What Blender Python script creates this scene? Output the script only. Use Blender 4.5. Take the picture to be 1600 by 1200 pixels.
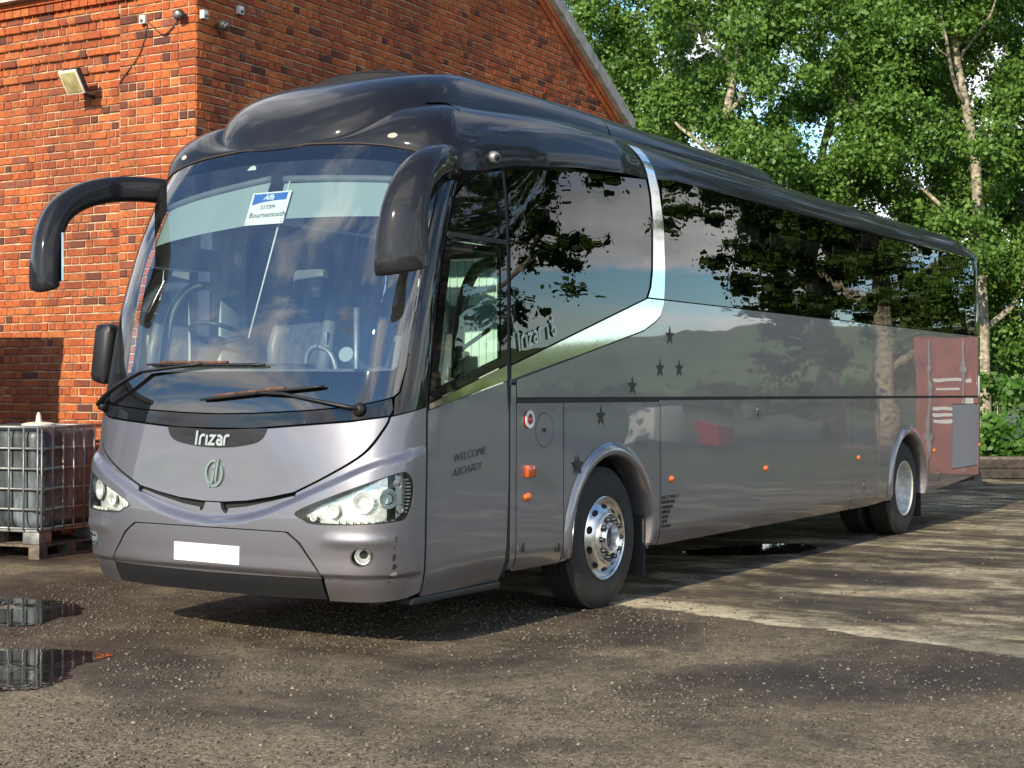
import bpy, bmesh, math, random
import numpy as np
from mathutils import Vector, Matrix, geometry
from bisect import bisect_right
PI = math.pi
random.seed(7)
rng = np.random.default_rng(11)
sc = bpy.context.scene
for o in list(bpy.data.objects):
    bpy.data.objects.remove(o, do_unlink=True)
COL = sc.collection

# ------------------------------------------------------------------ camera
cam = bpy.data.cameras.new('camera')
cam.sensor_width = 36.0
cam.lens = 2406.0 / 1600.0 * 36.0
cam.clip_start = 0.05
cam.clip_end = 3000
co = bpy.data.objects.new('camera', cam)
COL.objects.link(co)
co.location = (6.632, -8.849, 1.577)
YAW, PIT, ROL = 0.559, 0.005, -0.002
co.matrix_world = (Matrix.Translation(co.location) @ Matrix.Rotation(YAW, 4, 'Z') @
                   Matrix.Rotation(PI / 2 + PIT, 4, 'X') @ Matrix.Rotation(-ROL, 4, 'Z'))
sc.camera = co
sc.render.resolution_x = 1024
sc.render.resolution_y = 768

# ------------------------------------------------------------------ sky, sun, exposure
SUN_EL = 25.0
SUN_AZ = -5.0      # degrees the light travels off the +y axis towards +x
w = bpy.data.worlds.new('World')
sc.world = w
w.use_nodes = True
nt = w.node_tree
nt.nodes.clear()


def N(t, kind, **kw):
    n = t.nodes.new(kind)
    for k, v in kw.items():
        if k in n.inputs.keys():
            n.inputs[k].default_value = v
        else:
            setattr(n, k, v)
    return n


def ramp(t, src, stops, interp='LINEAR'):
    r = t.nodes.new('ShaderNodeValToRGB')
    r.color_ramp.interpolation = interp
    e = r.color_ramp.elements
    while len(e) < len(stops):
        e.new(0.5)
    for el, (p, c) in zip(e, stops):
        el.position = p
        el.color = c if len(c) == 4 else (*c, 1)
    t.links.new(src, r.inputs[0])
    return r.outputs[0]


def mixc(t, fac, a, b, blend='MIX'):
    m = t.nodes.new('ShaderNodeMix')
    m.data_type = 'RGBA'
    m.blend_type = blend
    for sock, v in ((m.inputs[0], fac), (m.inputs[6], a), (m.inputs[7], b)):
        if hasattr(v, 'is_linked') or isinstance(v, bpy.types.NodeSocket):
            t.links.new(v, sock)
        elif isinstance(v, (int, float)):
            sock.default_value = v
        else:
            sock.default_value = (*v, 1) if len(v) == 3 else v
    return m.outputs[2]


def math_(t, op, a, b=None, c=None, clamp=False):
    m = t.nodes.new('ShaderNodeMath')
    m.operation = op
    m.use_clamp = clamp
    for i, v in enumerate((a, b, c)):
        if v is None:
            continue
        if isinstance(v, bpy.types.NodeSocket):
            t.links.new(v, m.inputs[i])
        else:
            m.inputs[i].default_value = v
    return m.outputs[0]


sky = N(nt, 'ShaderNodeTexSky', sky_type='NISHITA', sun_disc=False)
sky.sun_elevation = math.radians(SUN_EL)
sky.sun_rotation = math.radians(180 + SUN_AZ)
sky.altitude = 0
sky.air_density = 1.0
sky.dust_density = 0.0
sky.ozone_density = 2.0
tc = N(nt, 'ShaderNodeTexCoord')
sep = N(nt, 'ShaderNodeSeparateXYZ')
nt.links.new(tc.outputs['Generated'], sep.inputs[0])
zz = math_(nt, 'ADD', math_(nt, 'MAXIMUM', sep.outputs[2], 0.0), 0.22)
cmb = N(nt, 'ShaderNodeCombineXYZ')
nt.links.new(math_(nt, 'DIVIDE', sep.outputs[0], zz), cmb.inputs[0])
nt.links.new(math_(nt, 'DIVIDE', sep.outputs[1], zz), cmb.inputs[1])
cn = N(nt, 'ShaderNodeTexNoise', Scale=1.25, Detail=9.0, Roughness=0.58, Distortion=0.9)
nt.links.new(cmb.outputs[0], cn.inputs['Vector'])
lift = math_(nt, 'MULTIPLY_ADD', math_(nt, 'MAXIMUM', sep.outputs[2], 0.0), -0.12, 0.085)   # clouds bank up towards the horizon
cover = ramp(nt, math_(nt, 'ADD', cn.outputs[0], lift), [(0.50, (0, 0, 0)), (0.63, (1, 1, 1))])
cn2 = N(nt, 'ShaderNodeTexNoise', Scale=0.8, Detail=5.0, Roughness=0.55)
nt.links.new(cmb.outputs[0], cn2.inputs['Vector'])
ccol = ramp(nt, cn2.outputs[0], [(0.36, (2.6, 2.8, 3.2)), (0.58, (10.5, 10.3, 10.0))])
skyc = mixc(nt, cover, mixc(nt, 1.0, sky.outputs[0], (0.78, 1.0, 1.15), 'MULTIPLY'), ccol)
bg = N(nt, 'ShaderNodeBackground', Strength=0.15)
nt.links.new(skyc, bg.inputs[0])
wo = N(nt, 'ShaderNodeOutputWorld')
nt.links.new(bg.outputs[0], wo.inputs[0])

sl = bpy.data.lights.new('sun', 'SUN')
sl.energy = 4.3
sl.angle = math.radians(0.5)
sl.color = (1.0, 0.90, 0.72)
so = bpy.data.objects.new('sun', sl)
COL.objects.link(so)
so.location = (0, -40, 30)
so.rotation_euler = (math.radians(90 - SUN_EL), 0, math.radians(-SUN_AZ))

vs = sc.view_settings
vs.view_transform = 'Standard'
vs.look = 'None'
vs.exposure = 0.66
vs.gamma = 1
vs.use_curve_mapping = False
sc.render.engine = 'CYCLES'
sc.cycles.max_bounces = 10
sc.cycles.transparent_max_bounces = 24
sc.cycles.caustics_reflective = False
sc.cycles.caustics_refractive = False


# ------------------------------------------------------------------ materials
def newmat(name):
    m = bpy.data.materials.new(name)
    m.use_nodes = True
    t = m.node_tree
    t.nodes.clear()
    out = t.nodes.new('ShaderNodeOutputMaterial')
    return m, t, out


def pbsdf(name, col, rough=0.5, metal=0.0, coat=0.0, coatr=0.03, ior=1.5, var=0.0, vscale=8.0, bump=0.0, bscale=60.0,
          rvar=0.0, spec=0.5, coatior=1.5, alpha=None, dirt=None):
    m, t, out = newmat(name)
    b = t.nodes.new('ShaderNodeBsdfPrincipled')
    b.inputs['Base Color'].default_value = (*col, 1)
    b.inputs['Roughness'].default_value = rough
    b.inputs['Metallic'].default_value = metal
    b.inputs['Coat Weight'].default_value = coat
    b.inputs['Coat Roughness'].default_value = coatr
    b.inputs['Coat IOR'].default_value = coatior
    b.inputs['IOR'].default_value = ior
    b.inputs['Specular IOR Level'].default_value = spec
    tc = t.nodes.new('ShaderNodeTexCoord')
    csock = None
    if var or rvar:
        n = N(t, 'ShaderNodeTexNoise', Scale=vscale, Detail=6.0, Roughness=0.6)
        t.links.new(tc.outputs['Object'], n.inputs['Vector'])
        if var:
            csock = mixc(t, ramp(t, n.outputs[0], [(0.35, (0, 0, 0)), (0.65, (1, 1, 1))]),
                         tuple(c * (1 - var) for c in col), tuple(min(1, c * (1 + var)) for c in col))
            t.links.new(csock, b.inputs['Base Color'])
        if rvar:
            r = math_(t, 'MULTIPLY_ADD', n.outputs[0], rvar, rough - rvar * 0.5)
            t.links.new(r, b.inputs['Roughness'])
    if dirt:
        # dirt = (colour, z0, z1): road film thrown up from the ground, patchy
        dc, z0, z1 = dirt
        s = t.nodes.new('ShaderNodeSeparateXYZ')
        g = t.nodes.new('ShaderNodeNewGeometry')
        t.links.new(g.outputs['Position'], s.inputs[0])
        n2 = N(t, 'ShaderNodeTexNoise', Scale=5.0, Detail=8.0, Roughness=0.65)
        t.links.new(g.outputs['Position'], n2.inputs['Vector'])
        hh = N(t, 'ShaderNodeMapRange')
        hh.inputs[1].default_value = z1
        hh.inputs[2].default_value = z0
        t.links.new(s.outputs[2], hh.inputs[0])
        f = math_(t, 'MULTIPLY', hh.outputs[0], ramp(t, n2.outputs[0], [(0.3, (0, 0, 0)), (0.75, (1, 1, 1))]))
        base = csock if csock else col
        t.links.new(mixc(t, f, base, dc), b.inputs['Base Color'])
        t.links.new(math_(t, 'MULTIPLY_ADD', f, -coat * 0.8, coat), b.inputs['Coat Weight'])
    if bump:
        n = N(t, 'ShaderNodeTexNoise', Scale=bscale, Detail=4.0)
        t.links.new(tc.outputs['Object'], n.inputs['Vector'])
        bp = N(t, 'ShaderNodeBump', Strength=bump, Distance=0.01)
        t.links.new(n.outputs[0], bp.inputs['Height'])
        t.links.new(bp.outputs[0], b.inputs['Normal'])
    t.links.new(b.outputs[0], out.inputs[0])
    return m


def paint(name, col, metal, rough, wave=0.0, flake=0.0, coatior=1.5, spec=0.5, haze=0.012, coatw=1.0):
    """Car paint: base coat with flake noise, clear coat, slight panel waviness"""
    m, t, out = newmat(name)
    b = t.nodes.new('ShaderNodeBsdfPrincipled')
    b.inputs['Metallic'].default_value = metal
    b.inputs['Roughness'].default_value = rough
    b.inputs['Coat Weight'].default_value = coatw
    b.inputs['Coat IOR'].default_value = coatior
    b.inputs['Specular IOR Level'].default_value = spec
    g = t.nodes.new('ShaderNodeNewGeometry')
    n = N(t, 'ShaderNodeTexNoise', Scale=1.3, Detail=7.0, Roughness=0.62)
    t.links.new(g.outputs['Position'], n.inputs['Vector'])
    dust = ramp(t, n.outputs[0], [(0.42, (0, 0, 0)), (0.78, (1, 1, 1))])
    s = t.nodes.new('ShaderNodeSeparateXYZ')
    t.links.new(g.outputs['Position'], s.inputs[0])
    low = N(t, 'ShaderNodeMapRange')
    low.inputs[1].default_value = 0.95
    low.inputs[2].default_value = 0.36
    t.links.new(s.outputs[2], low.inputs[0])
    n2 = N(t, 'ShaderNodeTexNoise', Scale=7.0, Detail=8.0, Roughness=0.7)
    t.links.new(g.outputs['Position'], n2.inputs['Vector'])
    splash = math_(t, 'MULTIPLY', math_(t, 'POWER', low.outputs[0], 1.5),
                   ramp(t, n2.outputs[0], [(0.3, (0.2, 0.2, 0.2)), (0.7, (1, 1, 1))]))
    fl = N(t, 'ShaderNodeTexWhiteNoise')
    sc_ = N(t, 'ShaderNodeVectorMath', operation='SCALE')
    sc_.inputs['Scale'].default_value = 1
    c0 = col
    csock = mixc(t, math_(t, 'MULTIPLY', dust, 0.08 if sum(col) > .1 else 0.02), c0, (0.42, 0.38, 0.33))
    csock = mixc(t, math_(t, 'MULTIPLY', splash, 0.55), csock, (0.16, 0.125, 0.09))
    vo = N(t, 'ShaderNodeTexVoronoi', Scale=16.0)
    t.links.new(g.outputs['Position'], vo.inputs['Vector'])
    vr = t.nodes.new('ShaderNodeSeparateColor')
    t.links.new(vo.outputs['Color'], vr.inputs[0])
    fly = math_(t, 'MULTIPLY', math_(t, 'LESS_THAN', vo.outputs['Distance'], math_(t, 'MULTIPLY', vr.outputs[1], .075)), math_(t, 'GREATER_THAN', vr.outputs[0], .86))
    csock = mixc(t, math_(t, 'MULTIPLY', fly, 0.7 if sum(col) > .1 else 0.25), csock, (0.30, 0.28, 0.24))
    t.links.new(csock, b.inputs['Base Color'])
    t.links.new(math_(t, 'MULTIPLY_ADD', math_(t, 'ADD', math_(t, 'MULTIPLY', dust, 0.3), splash, clamp=True), 0.05 + haze, haze),
                b.inputs['Coat Roughness'])
    if wave:
        nw = N(t, 'ShaderNodeTexNoise', Scale=1.1, Detail=1.5, Roughness=0.4)
        mp = N(t, 'ShaderNodeMapping')
        mp.inputs['Scale'].default_value = (1, 0.9, 1.7)
        t.links.new(g.outputs['Position'], mp.inputs[0])
        t.links.new(mp.outputs[0], nw.inputs['Vector'])
        bp = N(t, 'ShaderNodeBump', Strength=1.0, Distance=wave)
        t.links.new(nw.outputs[0], bp.inputs['Height'])
        t.links.new(bp.outputs[0], b.inputs['Coat Normal'])
        t.links.new(bp.outputs[0], b.inputs['Normal'])
    t.links.new(b.outputs[0], out.inputs[0])
    return m


def glass(name, tint, ior=1.5, rough=0.0, wave=0.0, film=0.0, gain=1.0):
    """Thin pane: tinted see-through plus Fresnel mirror reflection; a little dust film"""
    m, t, out = newmat(name)
    tr = N(t, 'ShaderNodeBsdfTransparent')
    tr.inputs[0].default_value = (*tint, 1)
    gl = N(t, 'ShaderNodeBsdfGlossy', Roughness=rough)
    gl.inputs[0].default_value = (1, 1, 1, 1)
    fr = N(t, 'ShaderNodeFresnel', IOR=ior)
    if wave:
        g = t.nodes.new('ShaderNodeNewGeometry')
        nw = N(t, 'ShaderNodeTexNoise', Scale=1.6, Detail=2.0)
        t.links.new(g.outputs['Position'], nw.inputs['Vector'])
        bp = N(t, 'ShaderNodeBump', Strength=1.0, Distance=wave)
        t.links.new(nw.outputs[0], bp.inputs['Height'])
        t.links.new(bp.outputs[0], gl.inputs['Normal'])
    mx = t.nodes.new('ShaderNodeMixShader')
    f = math_(t, 'MULTIPLY', fr.outputs[0], gain, clamp=True) if gain != 1 else fr.outputs[0]
    t.links.new(f, mx.inputs[0])
    t.links.new(tr.outputs[0], mx.inputs[1])
    t.links.new(gl.outputs[0], mx.inputs[2])
    last = mx.outputs[0]
    if film:
        df = N(t, 'ShaderNodeBsdfDiffuse')
        df.inputs[0].default_value = (0.7, 0.68, 0.62, 1)
        g2 = t.nodes.new('ShaderNodeNewGeometry')
        n = N(t, 'ShaderNodeTexNoise', Scale=2.2, Detail=8.0, Roughness=0.7)
        mp = N(t, 'ShaderNodeMapping')
        mp.inputs['Scale'].default_value = (2.5, 2.5, 0.5)
        t.links.new(g2.outputs['Position'], mp.inputs[0])
        t.links.new(mp.outputs[0], n.inputs['Vector'])
        m2 = t.nodes.new('ShaderNodeMixShader')
        t.links.new(math_(t, 'MULTIPLY', ramp(t, n.outputs[0], [(0.4, (0.15, 0.15, 0.15)), (0.75, (1, 1, 1))]), film), m2.inputs[0])
        t.links.new(last, m2.inputs[1])
        t.links.new(df.outputs[0], m2.inputs[2])
        last = m2.outputs[0]
    t.links.new(last, out.inputs[0])
    return m


M = {}
M['silver'] = paint('silver_lilac_paint', (0.205, 0.198, 0.222), 0.78, 0.44, wave=0.0015)
M['silver_side'] = paint('silver_lilac_paint_side', (0.205, 0.198, 0.222), 0.78, 0.44, wave=0.0035, coatior=1.75)
M['black'] = paint('black_blue_paint', (0.004, 0.005, 0.008), 0.0, 0.35, wave=0.001, spec=0.0)
M['roofpaint'] = paint('dusty_black_roof_paint', (0.008, 0.008, 0.010), 0.0, 0.5, wave=0.001, spec=0.10, haze=0.04, coatw=0.48)
M['gloss'] = paint('gloss_black_trim', (0.004, 0.004, 0.005), 0.0, 0.3, spec=0.0)
M['plastic'] = pbsdf('black_plastic', (0.012, 0.012, 0.013), 0.42, bump=0.15, bscale=300, rvar=0.15)
M['matt'] = pbsdf('matt_black', (0.008, 0.008, 0.008), 0.8)
M['rubber'] = pbsdf('black_rubber_seal', (0.012, 0.012, 0.012), 0.65)
M['under'] = pbsdf('underbody_grime', (0.012, 0.011, 0.010), 0.9, var=0.5)
M['chrome'] = pbsdf('polished_chrome', (0.58, 0.59, 0.57), 0.05, metal=1.0, bump=0.02, bscale=6)
M['steel'] = pbsdf('polished_alloy', (0.72, 0.70, 0.67), 0.24, metal=0.9, var=0.12, rvar=0.15, vscale=14)
M['rearrim'] = pbsdf('dusty_silver_rim', (0.58, 0.56, 0.50), 0.45, metal=0.3, var=0.25, vscale=10)
M['badge'] = pbsdf('satin_silver_badge', (0.50, 0.53, 0.49), 0.32, metal=0.7)
M['white'] = pbsdf('white_plastic', (0.66, 0.66, 0.64), 0.4, var=0.05)
M['orange'] = pbsdf('amber_lens', (0.75, 0.16, 0.01), 0.15, coat=1.0)
M['amberdark'] = pbsdf('dark_amber_lens', (0.42, 0.07, 0.008), 0.2, coat=1.0)
M['red'] = pbsdf('red_plastic', (0.28, 0.015, 0.02), 0.3, coat=0.5)
M['grille'] = pbsdf('grey_mesh_grille', (0.26, 0.26, 0.28), 0.6, bump=0.6, bscale=220)
M['sticker'] = pbsdf('black_vinyl', (0.007, 0.009, 0.008), 0.45)
M['emblem'] = pbsdf('grey_green_emblem', (0.30, 0.37, 0.33), 0.35, metal=0.7)
M['faint'] = pbsdf('grey_vinyl', (0.03, 0.032, 0.032), 0.4)
M['lens'] = glass('clear_lens', (0.93, 0.95, 0.93), ior=1.5)
M['refl'] = pbsdf('lamp_reflector', (0.88, 0.90, 0.88), 0.16, metal=0.55, bump=0.35, bscale=26)
M['lampwhite'] = pbsdf('lamp_white_trim', (0.75, 0.77, 0.74), 0.25)
M['marker'] = pbsdf('cream_marker_lens', (0.46, 0.43, 0.32), 0.3, coat=0.5)
M['screen'] = glass('windscreen_glass', (0.80, 0.90, 0.88), ior=2.2, wave=0.001, film=0.03)
M['frit'] = paint('black_glass_band', (0.003, 0.003, 0.004), 0.0, 0.2, coatior=1.95, spec=0.0)
M['tint'] = glass('dark_tinted_glass', (0.035, 0.042, 0.045), ior=1.62, wave=0.0022)
M['tintoff'] = glass('tinted_glass_far_side', (0.62, 0.68, 0.68), ior=1.5)
M['doorglass'] = glass('green_door_glass', (0.62, 0.82, 0.70), ior=1.55, wave=0.002)
M['clear'] = glass('clear_glass', (0.85, 0.93, 0.90), ior=1.5)
M['dash'] = pbsdf('grey_dashboard', (0.13, 0.14, 0.155), 0.6, bump=0.1, bscale=200)
M['seat'] = pbsdf('dark_seat_fabric', (0.05, 0.05, 0.062), 0.9, bump=0.3, bscale=120, var=0.4, vscale=30)
M['leather'] = pbsdf('seat_leather', (0.13, 0.13, 0.14), 0.45)
M['lining'] = pbsdf('grey_interior_lining', (0.48, 0.52, 0.54), 0.75)
M['carpet'] = pbsdf('interior_floor', (0.05, 0.05, 0.055), 0.9)
M['blind'] = pbsdf('pale_sun_blind', (0.27, 0.33, 0.35), 0.8)
M['screenpanel'] = pbsdf('pale_modesty_panel', (0.66, 0.72, 0.67), 0.6)
M['card'] = pbsdf('white_card', (0.85, 0.87, 0.86), 0.5)
M['cardblue'] = pbsdf('blue_print', (0.015, 0.13, 0.50), 0.5)
M['ink'] = pbsdf('dark_print', (0.05, 0.06, 0.07), 0.6)
M['rust'] = pbsdf('rusty_wiper', (0.09, 0.042, 0.026), 0.8, var=0.6, vscale=30)
M['seam'] = pbsdf('brown_sealant', (0.045, 0.032, 0.022), 0.8)
M['rodm'] = pbsdf('pale_rod', (0.7, 0.72, 0.7), 0.4)


def tyre_mat():
    return pbsdf('tyre_rubber', (0.014, 0.0135, 0.013), 0.75, var=0.35, vscale=9, bump=0.3, bscale=90,
                 dirt=((0.055, 0.045, 0.033), 0.0, 0.6))


M['tyre'] = tyre_mat()


def brick_mat(name, tone):
    m, t, out = newmat(name)
    b = t.nodes.new('ShaderNodeBsdfPrincipled')
    g = t.nodes.new('ShaderNodeNewGeometry')
    oi = t.nodes.new('ShaderNodeObjectInfo')
    r = math_(t, 'FRACT', math_(t, 'ADD', g.outputs['Random Per Island'], math_(t, 'MULTIPLY', oi.outputs['Random'], 7.31)))
    pal = [(0.00, (0.075, 0.036, 0.030)), (0.06, (0.11, 0.046, 0.034)), (0.09, (0.26, 0.070, 0.030)), (0.30, (0.37, 0.098, 0.034)),
           (0.60, (0.43, 0.122, 0.038)), (0.85, (0.46, 0.145, 0.045)), (0.96, (0.47, 0.175, 0.060)), (0.98, (0.22, 0.085, 0.055))]
    pal = [(p, tuple(c * k for c, k in zip(col, tone))) for p, col in pal]
    c = ramp(t, r, pal)
    n = N(t, 'ShaderNodeTexNoise', Scale=34.0, Detail=8.0, Roughness=0.74)
    t.links.new(g.outputs['Position'], n.inputs['Vector'])
    n3 = N(t, 'ShaderNodeTexNoise', Scale=0.8, Detail=5.0, Roughness=0.6)
    mp3 = N(t, 'ShaderNodeMapping')
    mp3.inputs['Scale'].default_value = (1.6, 1.6, .5)
    t.links.new(g.outputs['Position'], mp3.inputs[0])
    t.links.new(mp3.outputs[0], n3.inputs['Vector'])
    c = mixc(t, ramp(t, n.outputs[0], [(0.47, (0, 0, 0)), (0.68, (0.85, 0.85, 0.85))]), c, (0.10, 0.034, 0.024))
    c = mixc(t, ramp(t, n.outputs[0], [(0.26, (0.6, 0.6, 0.6)), (0.40, (0, 0, 0))]), c, (0.52, 0.20, 0.085))
    c = mixc(t, ramp(t, n3.outputs[0], [(0.44, (0, 0, 0)), (0.68, (0.75, 0.75, 0.75))]), c, (0.17, 0.052, 0.030))
    t.links.new(c, b.inputs['Base Color'])
    b.inputs['Roughness'].default_value = 0.9
    b.inputs['Specular IOR Level'].default_value = 0.2
    bp = N(t, 'ShaderNodeBump', Strength=0.9, Distance=0.008)
    t.links.new(n.outputs[0], bp.inputs['Height'])
    t.links.new(bp.outputs[0], b.inputs['Normal'])
    t.links.new(b.outputs[0], out.inputs[0])
    return m


M['brick'] = brick_mat('old_red_brick', (1.10, 0.96, 0.88))
M['brickg'] = M['brick']
M['mortar'] = pbsdf('lime_mortar', (0.40, 0.30, 0.19), 0.95, var=0.6, vscale=5, bump=0.8, bscale=70)
M['concrete'] = pbsdf('weathered_concrete', (0.36, 0.34, 0.30), 0.9, var=0.3, vscale=6, bump=0.3, bscale=40)
M['slate'] = pbsdf('grey_roof_sheet', (0.12, 0.12, 0.12), 0.7, var=0.3)
M['shutter'] = pbsdf('grey_roller_shutter', (0.28, 0.30, 0.32), 0.5, metal=0.2, var=0.15)
M['timber'] = pbsdf('weathered_timber', (0.12, 0.095, 0.07), 0.9, var=0.5, vscale=14, bump=0.5, bscale=50)
M['sleeper'] = pbsdf('tarred_sleeper', (0.045, 0.036, 0.028), 0.9, var=0.5, vscale=10, bump=0.5, bscale=40)
M['galv'] = pbsdf('galvanised_steel', (0.24, 0.24, 0.235), 0.5, metal=0.6, var=0.3, vscale=12)
M['bark'] = pbsdf('pale_poplar_bark', (0.30, 0.26, 0.19), 0.95, var=0.55, vscale=9, bump=0.9, bscale=22)
M['cream'] = pbsdf('cream_plastic', (0.70, 0.66, 0.55), 0.5, var=0.1)
M['lampglass'] = pbsdf('dusty_flood_glass', (0.42, 0.36, 0.16), 0.25, coat=0.6, var=0.3, vscale=12)
M['darkmetal'] = pbsdf('dark_metal', (0.03, 0.03, 0.03), 0.5)


def tank_mat():
    m, t, out = newmat('grimy_translucent_tank')
    b = t.nodes.new('ShaderNodeBsdfPrincipled')
    tc = t.nodes.new('ShaderNodeTexCoord')
    n = N(t, 'ShaderNodeTexNoise', Scale=3.0, Detail=8.0, Roughness=0.65)
    mp = N(t, 'ShaderNodeMapping')
    mp.inputs['Scale'].default_value = (1.6, 1.6, 0.45)
    t.links.new(tc.outputs['Object'], mp.inputs[0])
    t.links.new(mp.outputs[0], n.inputs['Vector'])
    t.links.new(ramp(t, n.outputs[0], [(0.34, (0.022, 0.025, 0.026)), (0.50, (0.075, 0.09, 0.097)), (0.66, (0.24, 0.29, 0.32))]), b.inputs['Base Color'])
    b.inputs['Roughness'].default_value = 0.42
    t.links.new(b.outputs[0], out.inputs[0])
    return m


M['tank'] = tank_mat()


def leaf_mat(name, dark, mid, light):
    m, t, out = newmat(name)
    g = t.nodes.new('ShaderNodeNewGeometry')
    c = ramp(t, g.outputs['Random Per Island'], [(0.0, dark), (0.5, mid), (1.0, light)])
    n = N(t, 'ShaderNodeTexNoise', Scale=0.7, Detail=3.0)
    t.links.new(g.outputs['Position'], n.inputs['Vector'])
    c = mixc(t, ramp(t, n.outputs[0], [(0.35, (0, 0, 0)), (0.7, (0.6, 0.6, 0.6))]), c, tuple(v * 1.35 for v in light))
    d = N(t, 'ShaderNodeBsdfPrincipled', Roughness=0.45)
    d.inputs['Specular IOR Level'].default_value = 0.35
    tr = N(t, 'ShaderNodeBsdfTranslucent')
    t.links.new(c, d.inputs['Base Color'])
    t.links.new(mixc(t, 1.0, c, (1.0, 1.0, 0.45), 'MULTIPLY'), tr.inputs[0])
    mx = N(t, 'ShaderNodeMixShader')
    mx.inputs[0].default_value = 0.42
    t.links.new(d.outputs[0], mx.inputs[1])
    t.links.new(tr.outputs[0], mx.inputs[2])
    t.links.new(mx.outputs[0], out.inputs[0])
    return m


M['leaf'] = leaf_mat('poplar_leaves', (0.045, 0.115, 0.020), (0.10, 0.205, 0.036), (0.17, 0.285, 0.060))
M['leafdark'] = leaf_mat('dark_leaves', (0.03, 0.065, 0.012), (0.06, 0.115, 0.018), (0.10, 0.16, 0.03))
M['nettle'] = leaf_mat('nettle_leaves', (0.04, 0.10, 0.015), (0.07, 0.17, 0.025), (0.11, 0.24, 0.04))


# ------------------------------------------------------------------ mesh helpers
def tag(o, label=None, cat=None, group=None, kind=None):
    if label: o['label'] = label
    if cat: o['category'] = cat
    if group: o['group'] = group
    if kind: o['kind'] = kind
    return o


def link(o, parent=None):
    COL.objects.link(o)
    if parent is not None:
        o.parent = parent
        o.matrix_parent_inverse = PINV.get(parent.name, Matrix.Identity(4))
    return o


PINV = {}


def empty(name, loc, rz=0.0):
    o = bpy.data.objects.new(name, None)
    o.empty_display_size = 0.2
    o.location = loc
    o.rotation_euler = (0, 0, rz)
    COL.objects.link(o)
    PINV[o.name] = (Matrix.Translation(loc) @ Matrix.Rotation(rz, 4, 'Z')).inverted()
    return o


def mesh(name, verts, faces, mat, parent=None, smooth=True, world=True, sharp=None):
    """One mesh object. With a parent whose frame is known, verts are world coordinates."""
    me = bpy.data.meshes.new(name)
    me.from_pydata([tuple(v) for v in verts], [], [tuple(f) for f in faces])
    me.validate()
    me.update()
    if smooth:
        me.shade_smooth()
        if sharp:
            me.set_sharp_from_angle(angle=math.radians(sharp))
    me.materials.append(mat)
    o = bpy.data.objects.new(name, me)
    COL.objects.link(o)
    if parent is not None:
        o.parent = parent
        if world:
            root = parent
            if root.parent is not None:
                # sub-part: its parent has identity local transform
                o.matrix_parent_inverse = Matrix.Identity(4)
            else:
                o.matrix_parent_inverse = PINV.get(root.name, Matrix.Identity(4))
    return o


class MB:
    def __init__(s):
        s.v = []
        s.f = []

    def add(s, v, f):
        b = len(s.v)
        s.v += [tuple(x) for x in v]
        s.f += [tuple(i + b for i in q) for q in f]
        return s

    def box(s, c, d, rot=None, bev=0.0):
        hx, hy, hz = d[0] / 2, d[1] / 2, d[2] / 2
        if bev <= 0:
            vs_ = [(x, y, z) for x in (-hx, hx) for y in (-hy, hy) for z in (-hz, hz)]
            fs = [(0, 1, 3, 2), (4, 6, 7, 5), (0, 4, 5, 1), (2, 3, 7, 6), (0, 2, 6, 4), (1, 5, 7, 3)]
        else:
            bm = bmesh.new()
            bmesh.ops.create_cube(bm, size=1)
            bmesh.ops.scale(bm, vec=d, verts=bm.verts)
            bmesh.ops.bevel(bm, geom=list(bm.edges), offset=min(bev, min(d) * 0.45), segments=2, profile=0.6, affect='EDGES')
            bm.verts.index_update()
            vs_ = [tuple(v.co) for v in bm.verts]
            fs = [[v.index for v in f.verts] for f in bm.faces]
            bm.free()
        if rot is not None:
            vs_ = [tuple(rot @ Vector(v)) for v in vs_]
        return s.add([(v[0] + c[0], v[1] + c[1], v[2] + c[2]) for v in vs_], fs)

    def tube(s, path, rad, seg=10, caps=True, ell=None):
        """path of points; rad number, list, or list of (ra, rb)"""
        P = [Vector(p) for p in path]
        n = len(P)
        rings = []
        up = Vector((0, 0, 1))
        prev = None
        for i in range(n):
            t = (P[min(i + 1, n - 1)] - P[max(i - 1, 0)]).normalized()
            if prev is None:
                a = t.cross(up)
                if a.length < 0.05:
                    a = t.cross(Vector((1, 0, 0)))
                a.normalize()
            else:
                a = prev - t * prev.dot(t)
                a.normalize()
            prev = a
            b = a.cross(t).normalized()
            r = rad[i] if isinstance(rad, (list, tuple)) else rad
            ra, rb = r if isinstance(r, (list, tuple)) else (r, r)
            rings.append([P[i] + a * math.cos(2 * PI * k / seg) * ra + b * math.sin(2 * PI * k / seg) * rb for k in range(seg)])
        v = [p for r in rings for p in r]
        f = []
        for i in range(n - 1):
            for k in range(seg):
                k2 = (k + 1) % seg
                f.append((i * seg + k, i * seg + k2, (i + 1) * seg + k2, (i + 1) * seg + k))
        if caps:
            f.append(tuple(range(seg))[::-1])
            f.append(tuple((n - 1) * seg + k for k in range(seg)))
        return s.add(v, f)

    def lathe(s, prof, c, axis='x', seg=48, sgn=1):
        """prof list of (r, h) along axis from c"""
        v = []
        for r, h in prof:
            for k in range(seg):
                a = 2 * PI * k / seg
                p, q = r * math.cos(a), r * math.sin(a)
                h_ = h * sgn
                if axis == 'x': v.append((c[0] + h_, c[1] + p, c[2] + q))
                elif axis == 'y': v.append((c[0] + p, c[1] + h_, c[2] + q))
                else: v.append((c[0] + p, c[1] + q, c[2] + h_))
        f = []
        for i in range(len(prof) - 1):
            for k in range(seg):
                k2 = (k + 1) % seg
                f.append((i * seg + k, (i + 1) * seg + k, (i + 1) * seg + k2, i * seg + k2))
        return s.add(v, f)

    def out(s, name, mat, parent=None, smooth=True, sharp=None):
        return mesh(name, s.v, s.f, mat, parent, smooth, sharp=sharp)


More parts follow.
